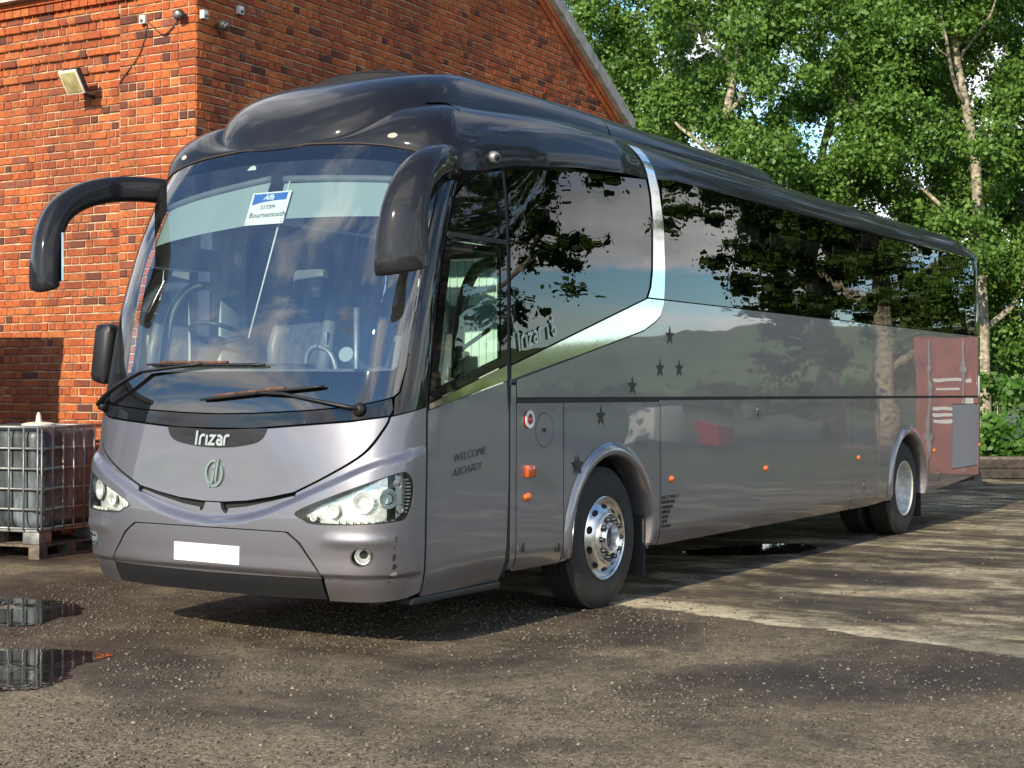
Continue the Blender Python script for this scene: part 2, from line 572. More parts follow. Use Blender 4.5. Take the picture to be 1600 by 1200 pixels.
def hermite(xs, ys):
    n = len(xs)
    ms = []
    for i in range(n):
        if i == 0: ms.append((ys[1] - ys[0]) / (xs[1] - xs[0]))
        elif i == n - 1: ms.append((ys[-1] - ys[-2]) / (xs[-1] - xs[-2]))
        else:
            h0, h1 = xs[i] - xs[i - 1], xs[i + 1] - xs[i]
            d0, d1 = (ys[i] - ys[i - 1]) / h0, (ys[i + 1] - ys[i]) / h1
            ms.append((d0 * h1 + d1 * h0) / (h0 + h1))

    def f(x):
        i = min(max(bisect_right(xs, x) - 1, 0), n - 2)
        h = xs[i + 1] - xs[i]
        t = min(max((x - xs[i]) / h, 0.0), 1.0)
        return (ys[i] * (1 + 2 * t) * (1 - t) ** 2 + h * ms[i] * t * (1 - t) ** 2 + ys[i + 1] * t * t * (3 - 2 * t)
                + h * ms[i + 1] * t * t * (t - 1))
    return f


def lerp_t(xs, ys):
    def f(x):
        if x <= xs[0]: return ys[0]
        if x >= xs[-1]: return ys[-1]
        i = bisect_right(xs, x) - 1
        return ys[i] + (ys[i + 1] - ys[i]) * (x - xs[i]) / (xs[i + 1] - xs[i])
    return f


def sstep(a, b, x):
    t = min(max((x - a) / (b - a), 0.0), 1.0)
    return t * t * (3 - 2 * t)


# ------------------------------------------------------------------ coach body surfaces (metres; front at -y, nearside +x)
ZK = [.33, .45, .6, .8, 1.0, 1.2, 1.5, 1.8, 2.1, 2.4, 2.6, 2.835, 3.0, 3.18, 3.3]
fy0 = hermite(ZK, [-1.69, -1.745, -1.75, -1.745, -1.73, -1.72, -1.69, -1.63, -1.56, -1.47, -1.405, -1.31, -1.24, -1.15, -1.08])
fyc = hermite(ZK, [-1.30, -1.28, -1.27, -1.265, -1.26, -1.255, -1.25, -1.21, -1.16, -1.09, -1.01, -.90, -.80, -.68, -.6])
fW = hermite(ZK, [1.25, 1.27, 1.275, 1.275, 1.275, 1.275, 1.275, 1.274, 1.272, 1.265, 1.255, 1.235, 1.21, 1.175, 1.15])
fp = hermite(ZK, [3.0, 3.2, 3.5, 4.0, 4.0, 3.6, 3.2, 3.0, 2.9, 2.7, 2.7, 2.7, 2.7, 2.7, 2.7])
_T = np.linspace(0, PI / 2, 4001)
_r = (np.cos(_T) ** 3.2 + np.sin(_T) ** 3.2) ** (-1 / 3.2)
_x, _y = 1.275 * _r * np.cos(_T), .48 * _r * np.sin(_T)
_L = np.concatenate([[0], np.cumsum(np.hypot(np.diff(_x), np.diff(_y)))])
_Ln = [float(v) for v in _L / _L[-1]]
_Tn = [float(v) for v in _T]
_theta = lerp_t(_Ln, _Tn)


def fF(a, z):
    t = _theta(1 - min(abs(a), 1.0))
    c, s = math.cos(t), math.sin(t)
    p = fp(z)
    r = (abs(c) ** p + abs(s) ** p) ** (-1 / p)
    yc = fyc(z)
    x = fW(z) * r * c
    return (x if a >= 0 else -x, yc - (yc - fy0(z)) * r * s, z)


smile = hermite([0, .14, .287, .42, .549, .74, .947, 1.0], [.782, .80, .848, .93, 1.018, 1.146, 1.222, 1.235])


def nrm(f, a, b):
    e = 1e-3
    p1, p0 = f(a + e, b), f(a - e, b)
    q1, q0 = f(a, b + e), f(a, b - e)
    n = Vector((p1[0] - p0[0], p1[1] - p0[1], p1[2] - p0[2])).cross(Vector((q1[0] - q0[0], q1[1] - q0[1], q1[2] - q0[2])))
    n.normalize()
    c = f(a, b)
    o = Vector((c[0], c[1] - min(max(c[1], 0.5), 10.0), 0.0))
    if n.dot(o) < 0: n = -n
    return n


def fB(a, z):
    """front surface with the bumper swelling out below the smile crease"""
    p = fF(a, z)
    A = abs(a)
    zs = smile(A)
    d = 0.038 * sstep(zs + .03, zs - .034, z)
    d *= 1 - 0.88 * sstep(.70, .99, A)
    d -= 0.022 * sstep(.505, .475, z) * (1 - sstep(.9, 1, A))
    # shoulder above the fog lamps
    if A > .5: d += 0.010 * math.exp(-((z - .70) / .035) ** 2) * sstep(.52, .62, A) * sstep(.86, .74, A)
    if abs(d) < 1e-5: return p
    n = nrm(fF, a, z)
    return (p[0] + n.x * d, p[1] + n.y * d, p[2] + n.z * d)


ztop = lerp_t([-1.0, -.74, -.40, -.28, .569, 1.65, 2.2, 11.2], [2.93, 2.95, 3.025, 3.05, 3.14, 3.21, 3.255, 3.27])


def side_w(y, z):
    s = 1.275
    if z > 2.2: s -= .033 * ((z - 2.2) / 1.06) ** 1.5 if z < 3.26 else .033
    if z > 3.26:
        q = min((z - 3.26) / .285, .999)
        s -= .28 * (1 - math.sqrt(1 - q * q))
    if z < .52: s -= .035 * ((.52 - z) / .13) ** 1.5 if z > .3 else .07
    if y < 0.2 and z < 3.3:
        yc = fyc(z)
        k = sstep(yc, yc + .9, y)
        s = fW(z) * (1 - k) + s * k
    # rear corner rounding
    if y > 10.75: s -= .06 * ((y - 10.75) / .45) ** 2.4
    return s


def fS(y, z):
    return (side_w(y, z), y, z)


def fSo(y, z):
    return (-side_w(y, z), y, z)


def patch(name, poly, f, mat, parent, off=0.0, th=.014, grid=(None, None), holes=(), smooth=True):
    """A panel: a 2-D outline laid on surface f, cut on a grid, with a thickness and analytic normals"""
    loops = [[Vector((p[0], p[1], 0)) for p in l] for l in [poly] + list(holes)]
    tris = geometry.tessellate_polygon(loops)
    flat = [v for l in loops for v in l]
    bm = bmesh.new()
    bv = [bm.verts.new(v) for v in flat]
    for t in tris:
        try: bm.faces.new([bv[i] for i in t])
        except ValueError: pass
    for ax in (0, 1):
        g = grid[ax]
        if not g: continue
        lo = min(v[ax] for v in flat)
        hi = max(v[ax] for v in flat)
        k = math.floor(lo / g) + 1
        while k * g < hi:
            cp = Vector((0, 0, 0))
            cp[ax] = k * g
            nn = Vector((0, 0, 0))
            nn[ax] = 1
            bmesh.ops.bisect_plane(bm, geom=bm.verts[:] + bm.edges[:] + bm.faces[:], plane_co=cp, plane_no=nn, dist=1e-5)
            k += 1
    if grid[0] or grid[1]:
        bmesh.ops.remove_doubles(bm, verts=bm.verts, dist=3e-5)
    bm.verts.index_update()
    V, NN = [], []
    for v in bm.verts:
        p = f(v.co.x, v.co.y)
        n = nrm(f, v.co.x, v.co.y)
        V.append(Vector(p) + n * off)
        NN.append(n)
    F = []
    for fc in bm.faces:
        ids = [v.index for v in fc.verts]
        nw = Vector((0, 0, 0))
        for q in range(len(ids)):
            a, b = V[ids[q]] - V[ids[0]], V[ids[(q + 1) % len(ids)]] - V[ids[0]]
            nw += a.cross(b)
        if nw.dot(NN[ids[0]]) < 0: ids = ids[::-1]
        F.append(ids)
    ntop = len(F)
    nv = len(V)
    back = {}
    if th:
        for e in bm.edges:
            if len(e.link_faces) == 1:
                i, j = e.verts[0].index, e.verts[1].index
                for q in (i, j):
                    if q not in back:
                        back[q] = (len(V), len(V) + 1)
                        V.append(V[q].copy())
                        V.append(V[q] - NN[q] * th)
                F.append([back[i][0], back[j][0], back[j][1], back[i][1]])
    bm.free()
    me = bpy.data.meshes.new(name)
    me.from_pydata([tuple(v) for v in V], [], F)
    me.update()
    me.shade_smooth()
    cn_ = []
    for pl in me.polygons:
        for vi in pl.vertices:
            cn_.append(tuple(NN[vi]) if pl.index < ntop else tuple(pl.normal))
    me.normals_split_custom_set(cn_)
    me.materials.append(mat)
    o = bpy.data.objects.new(name, me)
    COL.objects.link(o)
    if parent is not None:
        o.parent = parent
        if parent.parent is None: o.matrix_parent_inverse = PINV.get(parent.name, Matrix.Identity(4))
    return o


def rect(a0, b0, a1, b1):
    return [(a0, b0), (a1, b0), (a1, b1), (a0, b1)]


def circle(cx, cy, r, n=32, ry=None, a0=0, a1=2 * PI):
    ry = ry or r
    m = n if a1 - a0 >= 2 * PI - 1e-6 else n - 1
    return [(cx + r * math.cos(a0 + (a1 - a0) * i / m), cy + ry * math.sin(a0 + (a1 - a0) * i / m)) for i in range(n)]


def smoothpoly(p, k=6, closed=True):
    """Catmull-Rom through the given points"""
    n = len(p)
    o = []
    for i in range(n if closed else n - 1):
        p0, p1, p2, p3 = (p[(i - 1) % n] if closed or i > 0 else p[0], p[i], p[(i + 1) % n],
                          p[(i + 2) % n] if closed or i + 2 < n else p[-1])
        for j in range(k):
            t = j / k
            o.append(tuple(.5 * (2 * b + (c - a) * t + (2 * a - 5 * b + 4 * c - d) * t * t + (3 * b - a - 3 * c + d) * t ** 3)
                           for a, b, c, d in zip(p0, p1, p2, p3)))
    if not closed: o.append(tuple(p[-1]))
    return o


def text(name, body, size, mat, parent, M4, shear=0.0, ext=0.0008, align='LEFT', xs=1.0, space=1.0, bold=0.0):
    cu = bpy.data.curves.new(name, 'FONT')
    cu.body = body
    cu.size = size
    cu.extrude = ext
    cu.shear = shear
    cu.align_x = align
    cu.space_character = space
    cu.offset = bold
    cu.resolution_u = 3
    o = bpy.data.objects.new(name, cu)
    COL.objects.link(o)
    dg = bpy.context.evaluated_depsgraph_get()
    me = bpy.data.meshes.new_from_object(o.evaluated_get(dg))
    bpy.data.objects.remove(o)
    me.transform(M4 @ Matrix.Diagonal((xs, 1, 1, 1)))
    me.materials.clear()
    me.materials.append(mat)
    me.name = name
    r = bpy.data.objects.new(name, me)
    COL.objects.link(r)
    r.parent = parent
    if parent is not None and parent.parent is None: r.matrix_parent_inverse = PINV.get(parent.name, Matrix.Identity(4))
    return r


def frame(o, ex, ey):
    ex = Vector(ex).normalized()
    ey = Vector(ey)
    ey = (ey - ex * ey.dot(ex)).normalized()
    ez = ex.cross(ey)
    m = Matrix.Identity(4)
    for i in range(3):
        m[i][0], m[i][1], m[i][2], m[i][3] = ex[i], ey[i], ez[i], o[i]
    return m


def stroke_letters(glyphs, thick, M4, name, mat, parent, ext=.008):
    """letters drawn as thick polylines in local x/y, extruded along local z"""
    mb = MB()
    for pl in glyphs:
        pts = [Vector((p[0], p[1])) for p in pl]
        L, R = [], []
        for i, p in enumerate(pts):
            d0 = (p - pts[i - 1]).normalized() if i else (pts[1] - p).normalized()
            d1 = (pts[i + 1] - p).normalized() if i < len(pts) - 1 else d0
            t = (d0 + d1)
            t = t.normalized() if t.length > 1e-4 else d0
            n = Vector((-t.y, t.x))
            k = thick / 2 / max(.45, n.dot(Vector((-d0.y, d0.x))))
            L.append(p + n * k)
            R.append(p - n * k)
        m = len(pts)
        v = [(q.x, q.y, ext) for q in L + R] + [(q.x, q.y, 0) for q in L + R]
        f = []
        for i in range(m - 1):
            f.append((i, i + m, i + 1 + m, i + 1))
            f.append((2 * m + i, 2 * m + i + 1, i + 1, i))
            f.append((3 * m + i, m + i, m + i + 1, 3 * m + i + 1))
        f.append((0, 2 * m, 3 * m, m))
        f.append((m - 1, 2 * m - 1, 4 * m - 1, 3 * m - 1))
        mb.add([tuple(M4 @ Vector(q)) for q in v], f)
    return mb.out(name, mat, parent, smooth=False)


def irizar_glyphs(h):
    """the wordmark: I r i z a r, cap height h"""
    x = .72 * h
    g = []
    g.append([[(0, 0), (.10 * h, h)]])
    def arc(cx, cy, r, a0, a1, n=6):
        return [(cx + r * math.cos(a0 + (a1 - a0) * i / n), cy + r * math.sin(a0 + (a1 - a0) * i / n)) for i in range(n + 1)]
    def rr(o):
        return [[(o, 0), (o + .04 * h, x - .28 * h)] + arc(o + .30 * h, x - .27 * h, .25 * h, PI, PI / 2, 5) + [(o + .48 * h, x - .02 * h)]]
    def ii(o):
        return [[(o, 0), (o + .07 * h, x)]]
    def zz_(o):
        return [[(o + .08 * h, x - .06 * h), (o + .55 * h, x - .06 * h), (o + .02 * h, .07 * h), (o + .56 * h, .07 * h)]]
    def aa(o):
        return [[(o + .12 * h, x - .06 * h), (o + .36 * h, x - .06 * h), (o + .50 * h, x - .16 * h), (o + .50 * h, .07 * h), (o + .20 * h, .07 * h),
                 (o + .09 * h, .16 * h), (o + .12 * h, .32 * h), (o + .22 * h, .37 * h), (o + .48 * h, .37 * h)]]
    out = []
    out += g[0]
    out += rr(.36 * h)
    out += ii(.98 * h)
    out += zz_(1.22 * h)
    out += aa(1.92 * h)
    out += rr(2.66 * h)
    return out

# ================================================================== THE SETTING
# ------------------------------------------------------------------ ground
def ground_mat():
    m, t, out = newmat('yard_surface')
    b = t.nodes.new('ShaderNodeBsdfPrincipled')
    g = t.nodes.new('ShaderNodeNewGeometry')
    P = g.outputs['Position']
    s = t.nodes.new('ShaderNodeSeparateXYZ')
    t.links.new(P, s.inputs[0])

    def noise(scale, det=6.0, rough=.6, vec=None, dist=0.0):
        n = N(t, 'ShaderNodeTexNoise', Scale=scale, Detail=det, Roughness=rough, Distortion=dist)
        t.links.new(vec if vec is not None else P, n.inputs['Vector'])
        return n.outputs[0]
    big = noise(.55, 5.0)
    med = noise(2.3, 7.0, .65)
    fine = noise(38.0, 6.0, .7)
    grit = noise(130.0, 3.0, .6)
    # tarry dirt with grey-brown dust
    c = mixc(t, ramp(t, med, [(.35, (0, 0, 0)), (.68, (1, 1, 1))]), (0.058, 0.043, 0.031), (0.135, 0.102, 0.068))
    near = N(t, 'ShaderNodeMapRange')
    near.inputs[1].default_value = -1.6
    near.inputs[2].default_value = -4.2
    near.inputs[4].default_value = .11
    t.links.new(math_(t, 'ADD', s.outputs[1], math_(t, 'MULTIPLY', s.outputs[0], -.25)), near.inputs[0])
    big = math_(t, 'ADD', big, near.outputs[0])
    dusty = ramp(t, big, [(.45, (0, 0, 0)), (.62, (1, 1, 1))])
    c = mixc(t, math_(t, 'MULTIPLY', dusty, ramp(t, fine, [(.38, (0, 0, 0)), (.6, (1, 1, 1))])), c, (0.33, 0.275, 0.185))
    # pale chippings
    vor = N(t, 'ShaderNodeTexVoronoi', Scale=75.0)
    t.links.new(P, vor.inputs['Vector'])
    chip = math_(t, 'MULTIPLY', math_(t, 'LESS_THAN', vor.outputs['Distance'], .26),
                 math_(t, 'GREATER_THAN', N_sep(t, vor.outputs['Color']), .60))
    chip = math_(t, 'MULTIPLY', chip, ramp(t, med, [(.42, (.12, .12, .12)), (.6, (1, 1, 1))]))
    c = mixc(t, math_(t, 'MULTIPLY', chip, .7), c, (0.24, 0.205, 0.155))
    # concrete apron beyond a ragged line: y > 1.55 - .2x
    warp = math_(t, 'MULTIPLY_ADD', noise(1.6, 6.0, .7), 1.0, -.5)
    e = math_(t, 'SUBTRACT', s.outputs[1], math_(t, 'MULTIPLY_ADD', s.outputs[0], -.215, 1.50))
    e = math_(t, 'ADD', e, math_(t, 'MULTIPLY', warp, .75))
    conc = N(t, 'ShaderNodeMapRange')
    conc.inputs[1].default_value = 0.0
    conc.inputs[2].default_value = 0.05
    t.links.new(e, conc.inputs[0])
    onx = N(t, 'ShaderNodeMapRange')
    onx.inputs[1].default_value = -1.6
    onx.inputs[2].default_value = -.9
    t.links.new(s.outputs[0], onx.inputs[0])
    concf = math_(t, 'MULTIPLY', conc.outputs[0], onx.outputs[0])
    mp = N(t, 'ShaderNodeMapping')
    mp.inputs['Rotation'].default_value = (0, 0, math.radians(9))
    mp.inputs['Scale'].default_value = (.34, 1.25, 1)
    t.links.new(P, mp.inputs[0])
    streak = math_(t, 'ADD', math_(t, 'MULTIPLY', noise(1.15, 5.0, .55, mp.outputs[0], 1.4), .55), math_(t, 'MULTIPLY', noise(1.7, 9.0, .68, None, .6), .45))
    cc = ramp(t, streak, [(.37, (0.065, 0.052, 0.037)), (.455, (0.14, 0.11, 0.072)), (.505, (0.24, 0.195, 0.13)), (.555, (0.48, 0.42, 0.29)), (.67, (0.62, 0.55, 0.40))])
    cc = mixc(t, ramp(t, fine, [(.45, (0, 0, 0)), (.7, (.7, .7, .7))]), cc, (0.075, 0.062, 0.048))
    edge = ramp(t, e, [(.0, (0, 0, 0)), (.02, (1, 1, 1)), (.32, (.8, .8, .8)), (.5, (0, 0, 0))])
    cc = mixc(t, math_(t, 'MULTIPLY', edge, ramp(t, med, [(.36, (0, 0, 0)), (.50, (1, 1, 1))])), cc, (0.66, 0.58, 0.41))
    c = mixc(t, concf, c, cc)
    # field grass far away to the right
    far = math_(t, 'SUBTRACT', math_(t, 'ADD', s.outputs[0], math_(t, 'MULTIPLY', s.outputs[1], .55)), 14.5)
    far = math_(t, 'ADD', far, math_(t, 'MULTIPLY', warp, 3.0))
    gf = N(t, 'ShaderNodeMapRange')
    gf.inputs[2].default_value = 1.2
    t.links.new(far, gf.inputs[0])
    gc = mixc(t, ramp(t, noise(.05, 4.0), [(.4, (0, 0, 0)), (.6, (1, 1, 1))]), (0.055, 0.095, 0.022), (0.16, 0.20, 0.05))
    c = mixc(t, gf.outputs[0], c, gc)
    # gritty grain over everything near
    gn = noise(85.0, 5.0, .75)
    gm = mixc(t, ramp(t, gn, [(.36, (0, 0, 0)), (.64, (1, 1, 1))]), (.50, .48, .45), (1.50, 1.48, 1.42))
    gm = mixc(t, ramp(t, noise(11.0, 6.0, .7), [(.38, (0, 0, 0)), (.62, (1, 1, 1))]), mixc(t, 1.0, gm, (.72, .70, .67), 'MULTIPLY'), mixc(t, 1.0, gm, (1.22, 1.20, 1.15), 'MULTIPLY'))
    c = mixc(t, 1.0, c, gm, 'MULTIPLY')
    # wetness: damp patches are darker and shine
    wetn = noise(.8, 6.0, .6, None, .3)
    wetn = math_(t, 'ADD', wetn, math_(t, 'MULTIPLY_ADD', near.outputs[0], -.95, .045))
    for (px_, py_, pr_) in ((-2.3, -1.45, 1.05), (-.45, -2.85, 1.05)):
        vd = N(t, 'ShaderNodeVectorMath', operation='DISTANCE')
        t.links.new(P, vd.inputs[0])
        vd.inputs[1].default_value = (px_, py_, 0)
        mr = N(t, 'ShaderNodeMapRange')
        mr.inputs[1].default_value = pr_ + .35
        mr.inputs[2].default_value = pr_ - .35
        mr.inputs[4].default_value = .14
        t.links.new(vd.outputs['Value'], mr.inputs[0])
        wetn = math_(t, 'ADD', wetn, mr.outputs[0])
    wet = ramp(t, math_(t, 'ADD', wetn, math_(t, 'ADD', math_(t, 'MULTIPLY_ADD', med, .34, -.17), math_(t, 'MULTIPLY_ADD', noise(9.0, 7.0, .7), .22, -.11))), [(.50, (0, 0, 0)), (.60, (1, 1, 1))])
    c = mixc(t, math_(t, 'MULTIPLY', wet, .55), c, (0.024, 0.018, 0.013))
    t.links.new(c, b.inputs['Base Color'])
    t.links.new(math_(t, 'MULTIPLY_ADD', wet, -.36, .90), b.inputs['Roughness'])
    b.inputs['Specular IOR Level'].default_value = .35
    h = math_(t, 'ADD', math_(t, 'MULTIPLY', fine, .55), math_(t, 'MULTIPLY', grit, .35))
    h = math_(t, 'ADD', h, math_(t, 'MULTIPLY', chip, .25))
    h = math_(t, 'ADD', h, math_(t, 'MULTIPLY', med, 1.2))
    bp = N(t, 'ShaderNodeBump', Strength=1.0, Distance=.03)
    t.links.new(h, bp.inputs['Height'])
    t.links.new(bp.outputs[0], b.inputs['Normal'])
    t.links.new(b.outputs[0], out.inputs[0])
    return m


def N_sep(t, sock):
    s = t.nodes.new('ShaderNodeSeparateColor')
    t.links.new(sock, s.inputs[0])
    return s.outputs[0]


M['ground'] = ground_mat()
gr = mesh('ground', [(-900, -900, 0), (900, -900, 0), (900, 900, 0), (-900, 900, 0)], [(0, 1, 2, 3)], M['ground'], smooth=False)
tag(gr, kind='structure')


def water_mat():
    m, t, out = newmat('puddle_water')
    b = t.nodes.new('ShaderNodeBsdfPrincipled')
    b.inputs['Base Color'].default_value = (0.012, 0.011, 0.010, 1)
    b.inputs['Roughness'].default_value = .015
    b.inputs['IOR'].default_value = 1.6
    g = t.nodes.new('ShaderNodeNewGeometry')
    n = N(t, 'ShaderNodeTexNoise', Scale=9.0, Detail=2.0)
    t.links.new(g.outputs['Position'], n.inputs['Vector'])
    bp = N(t, 'ShaderNodeBump', Strength=.25, Distance=.002)
    t.links.new(n.outputs[0], bp.inputs['Height'])
    t.links.new(bp.outputs[0], b.inputs['Normal'])
    t.links.new(b.outputs[0], out.inputs[0])
    return m


M['water'] = water_mat()


def puddle(pts, label, seed):
    r = random.Random(seed)
    o = []
    for p in smoothpoly(pts, 10):
        o.append((p[0] + r.uniform(-.022, .022), p[1] + r.uniform(-.022, .022), .005))
    ob = mesh('puddle', o, [tuple(range(len(o)))], M['water'], smooth=False)
    tag(ob, label, 'puddle', 'rain puddles in the yard')
    ob['kind'] = 'structure'


puddle([(-3.18, -1.22), (-2.85, -1.01), (-2.54, -0.91), (-2.20, -0.91), (-1.91, -1.05), (-1.72, -1.27), (-1.71, -1.47), (-1.56, -1.76), (-1.74, -1.93), (-1.98, -2.15)],
       'far puddle mirroring the caged tank', 3)
puddle([(-1.26, -2.71), (-0.99, -2.55), (-0.79, -2.43), (-0.57, -2.32), (-0.27, -2.32), (-0.20, -2.51), (-0.12, -2.77), (0.07, -2.96), (0.18, -3.27), (0.07, -3.42), (-0.11, -3.61)],
       'near puddle at the left edge of the yard', 4)
puddle([(.0, 4.9), (.35, 4.75), (.75, 5.0), (1.0, 5.5), (.95, 6.1), (.6, 6.3), (.2, 5.6)], 'dark puddle lying under the coach', 5)

# loose stones, too many to count
def stones(name, n, region, smin, smax, mat, seed):
    r = np.random.default_rng(seed)
    base = np.array([(1, 0, 0), (-1, 0, 0), (0, 1, 0), (0, -1, 0), (0, 0, 1), (0, 0, -1)], float)
    fc = np.array([(0, 2, 4), (2, 1, 4), (1, 3, 4), (3, 0, 4), (2, 0, 5), (1, 2, 5), (3, 1, 5), (0, 3, 5)])
    P = region(r, n)
    n = len(P)
    sz = smin * (smax / smin) ** (r.random(n) ** 2.6)
    ang = r.random(n) * 2 * PI
    sc3 = np.stack([sz * r.uniform(.7, 1.5, n), sz * r.uniform(.6, 1.1, n), sz * r.uniform(.35, .75, n)], 1)
    v = base[None] * (1 + r.uniform(-.3, .3, (n, 6, 1))) * sc3[:, None, :]
    v += r.normal(0, .16, (n, 6, 3)) * sz[:, None, None]
    c, s = np.cos(ang)[:, None], np.sin(ang)[:, None]
    x = v[..., 0] * c - v[..., 1] * s + P[:, 0:1]
    y = v[..., 0] * s + v[..., 1] * c + P[:, 1:2]
    z = v[..., 2] + (sz * .25)[:, None]
    V = np.stack([x, y, z], -1).reshape(-1, 3)
    F = (fc[None] + (np.arange(n) * 6)[:, None, None]).reshape(-1, 3)
    o = fastmesh(name, V, F, mat)
    return o


def fastmesh(name, V, F, mat, parent=None, smooth=False):
    me = bpy.data.meshes.new(name)
    k = F.shape[1]
    me.vertices.add(len(V))
    me.vertices.foreach_set('co', np.ascontiguousarray(V, dtype=np.float32).ravel())
    me.loops.add(F.size)
    me.loops.foreach_set('vertex_index', np.ascontiguousarray(F, dtype=np.int32).ravel())
    me.polygons.add(len(F))
    me.polygons.foreach_set('loop_start', np.arange(0, F.size, k, dtype=np.int32))
    me.polygons.foreach_set('loop_total', np.full(len(F), k, dtype=np.int32))
    me.update(calc_edges=True)
    if smooth: me.shade_smooth()
    me.materials.append(mat)
    o = bpy.data.objects.new(name, me)
    COL.objects.link(o)
    if parent is not None:
        o.parent = parent
        if parent.parent is None: o.matrix_parent_inverse = PINV.get(parent.name, Matrix.Identity(4))
    return o


def stone_mat():
    m, t, out = newmat('loose_stones')
    b = t.nodes.new('ShaderNodeBsdfPrincipled')
    g = t.nodes.new('ShaderNodeNewGeometry')
    t.links.new(ramp(t, g.outputs['Random Per Island'], [(0, (.045, .036, .028)), (.62, (.11, .088, .064)), (.95, (.18, .15, .108)), (.99, (.27, .235, .18)), (1, (.22, .10, .055))]),
                b.inputs['Base Color'])
    b.inputs['Roughness'].default_value = .9
    t.links.new(b.outputs[0], out.inputs[0])
    return m


M['stone'] = stone_mat()


def near_region(r, n):
    # thicker in patches and towards the foreground
    p = r.uniform((-3.2, -5.2), (6.2, 2.2), (n * 3, 2))
    d = .25 + .75 * np.clip(np.sin(p[:, 0] * 1.9 + 2 * np.sin(p[:, 1] * 1.3)) * np.sin(p[:, 1] * 2.3 + p[:, 0]) + .35, 0, 1)
    d *= np.where(p[:, 1] > 1.45 - .215 * p[:, 0], .12, 1.0)
    pud = ((p[:, 0] + .45) / .5) ** 2 + ((p[:, 1] + 2.9) / .55) ** 2 < 1
    pud |= ((p[:, 0] + 2.05) / .45) ** 2 + ((p[:, 1] + 1.55) / .55) ** 2 < 1
    d = np.where(pud, 0.0, d)
    return p[r.random(len(p)) < d][:n]


st = stones('loose_stones', 70000, near_region, .0028, .0135, M['stone'], 5)
tag(st, 'pale loose stones and chippings scattered over the dirt', 'stones', kind='stuff')


def far_region(r, n):
    p = r.uniform((-7, 2.2), (6, 18), (n, 2))
    return p


st2 = stones('scattered_grit', 2500, far_region, .006, .022, M['stone'], 6)
tag(st2, 'thin grit lying on the concrete apron', 'grit', kind='stuff')

# ------------------------------------------------------------------ brick building
BC = Vector((-3.94, 2.23, 0))
BR = math.radians(2.23)
BM = Matrix.Translation(BC) @ Matrix.Rotation(BR, 4, 'Z')
bld = empty('brick_building', BC, BR)
tag(bld, 'old red brick workshop with gable end and corbelled eaves behind the coach', 'building')


def bw(v):
    return tuple(BM @ Vector(v))


def bbox(mb, lo, hi):
    c = [(a + b) / 2 for a, b in zip(lo, hi)]
    d = [b - a for a, b in zip(lo, hi)]
    m2 = MB().box(c, d)
    mb.add([bw(v) for v in m2.v], m2.f)


CH = .0848          # course height
EAVE = 5.72
PITCH = math.tan(math.radians(29))
GW = 9.55           # gable width
APEX = EAVE + GW / 2 * PITCH
LW = 7.0            # length of the eaves wall built


def left_depth(x, z):
    """how far the eaves wall face stands behind the pilaster face at (x, z)"""
    if x > -1.01: return 0.0
    for z0, d in ((5.38, .0), (5.21, .028), (5.04, .056), (4.87, .084)):
        if z >= z0 - .001: return d
    return .112


def gable_top(y):
    return min(EAVE + y * PITCH, EAVE + (GW - y) * PITCH)


SH = (.85, 4.55, 4.0)   # shutter opening in the gable: y0, y1, height
wl = MB()
J = .011
bbox(wl, (-1.01, J, 0), (-.02, .5, EAVE))
bbox(wl, (-LW, .112 + J, 0), (-1.01, .5, 4.87))
for z0, z1, d in ((4.87, 5.04, .084), (5.04, 5.21, .056), (5.21, 5.38, .028), (5.38, EAVE, 0)):
    bbox(wl, (-LW, d + J, z0), (-1.01, .5, z1))
wall_l = wl.out('eaves_wall', M['mortar'], bld, smooth=False)
wall_l['label'] = 'sunlit eaves wall with a corner pilaster'
wg = MB()
# gable wall as prisms with the shutter opening left out
def gprism(y0, y1, z0, top):
    a = [(-.5, y0, z0), (-J, y0, z0), (-J, y1, z0), (-.5, y1, z0)]
    b = [(-.5, y0, top(y0)), (-J, y0, top(y0)), (-J, y1, top(y1)), (-.5, y1, top(y1))]
    wg.add([bw(v) for v in a + b], [(0, 3, 2, 1), (4, 5, 6, 7), (0, 1, 5, 4), (1, 2, 6, 5), (2, 3, 7, 6), (3, 0, 4, 7)])
gprism(.02, SH[0], 0, gable_top)
gprism(SH[0], SH[1], SH[2], gable_top)
gprism(SH[1], GW / 2, 0, gable_top)
gprism(GW / 2, GW, 0, gable_top)
wall_g = wg.out('gable_wall', M['mortar'], bld, smooth=False)
wall_g['label'] = 'gable wall in the shade with a roller shutter'


def brick_unit(L, seed, depth=.03):
    """slab standing proud of the mortar: rounded, slightly chipped edges. local: x along wall, y outwards(-), z up"""
    r = random.Random(seed)
    h = CH - r.uniform(.009, .014)
    b = r.uniform(.004, .009)
    v = []
    for (yy, ins) in ((depth, 0), (b, 0), (0, b)):
        for sx, sz_ in ((-1, -1), (1, -1), (1, 1), (-1, 1)):
            v.append((sx * (L / 2 - ins) + r.uniform(-.002, .002), yy - (0 if ins == 0 else r.uniform(0, .004)),
                      sz_ * (h / 2 - ins) + r.uniform(-.002, .002)))
    f = [(8, 9, 10, 11)]
    for a in (0, 4):
        for k in range(4):
            k2 = (k + 1) % 4
            f.append((a + k, a + k2, a + 4 + k2, a + 4 + k))
    return v, f


UNITS = {}
for kind, L in (('s', .228), ('h', .110)):
    UNITS[kind] = [brick_unit(L - .011, 100 * (kind == 's') + i) for i in range(8)]
UM = {}
for k, lst in UNITS.items():
    UM[k] = []
    for v, f in lst:
        me = bpy.data.meshes.new('brick')
        me.from_pydata(v, [], f)
        me.update()
        me.materials.append(M['brick'])
        UM[k].append(me)


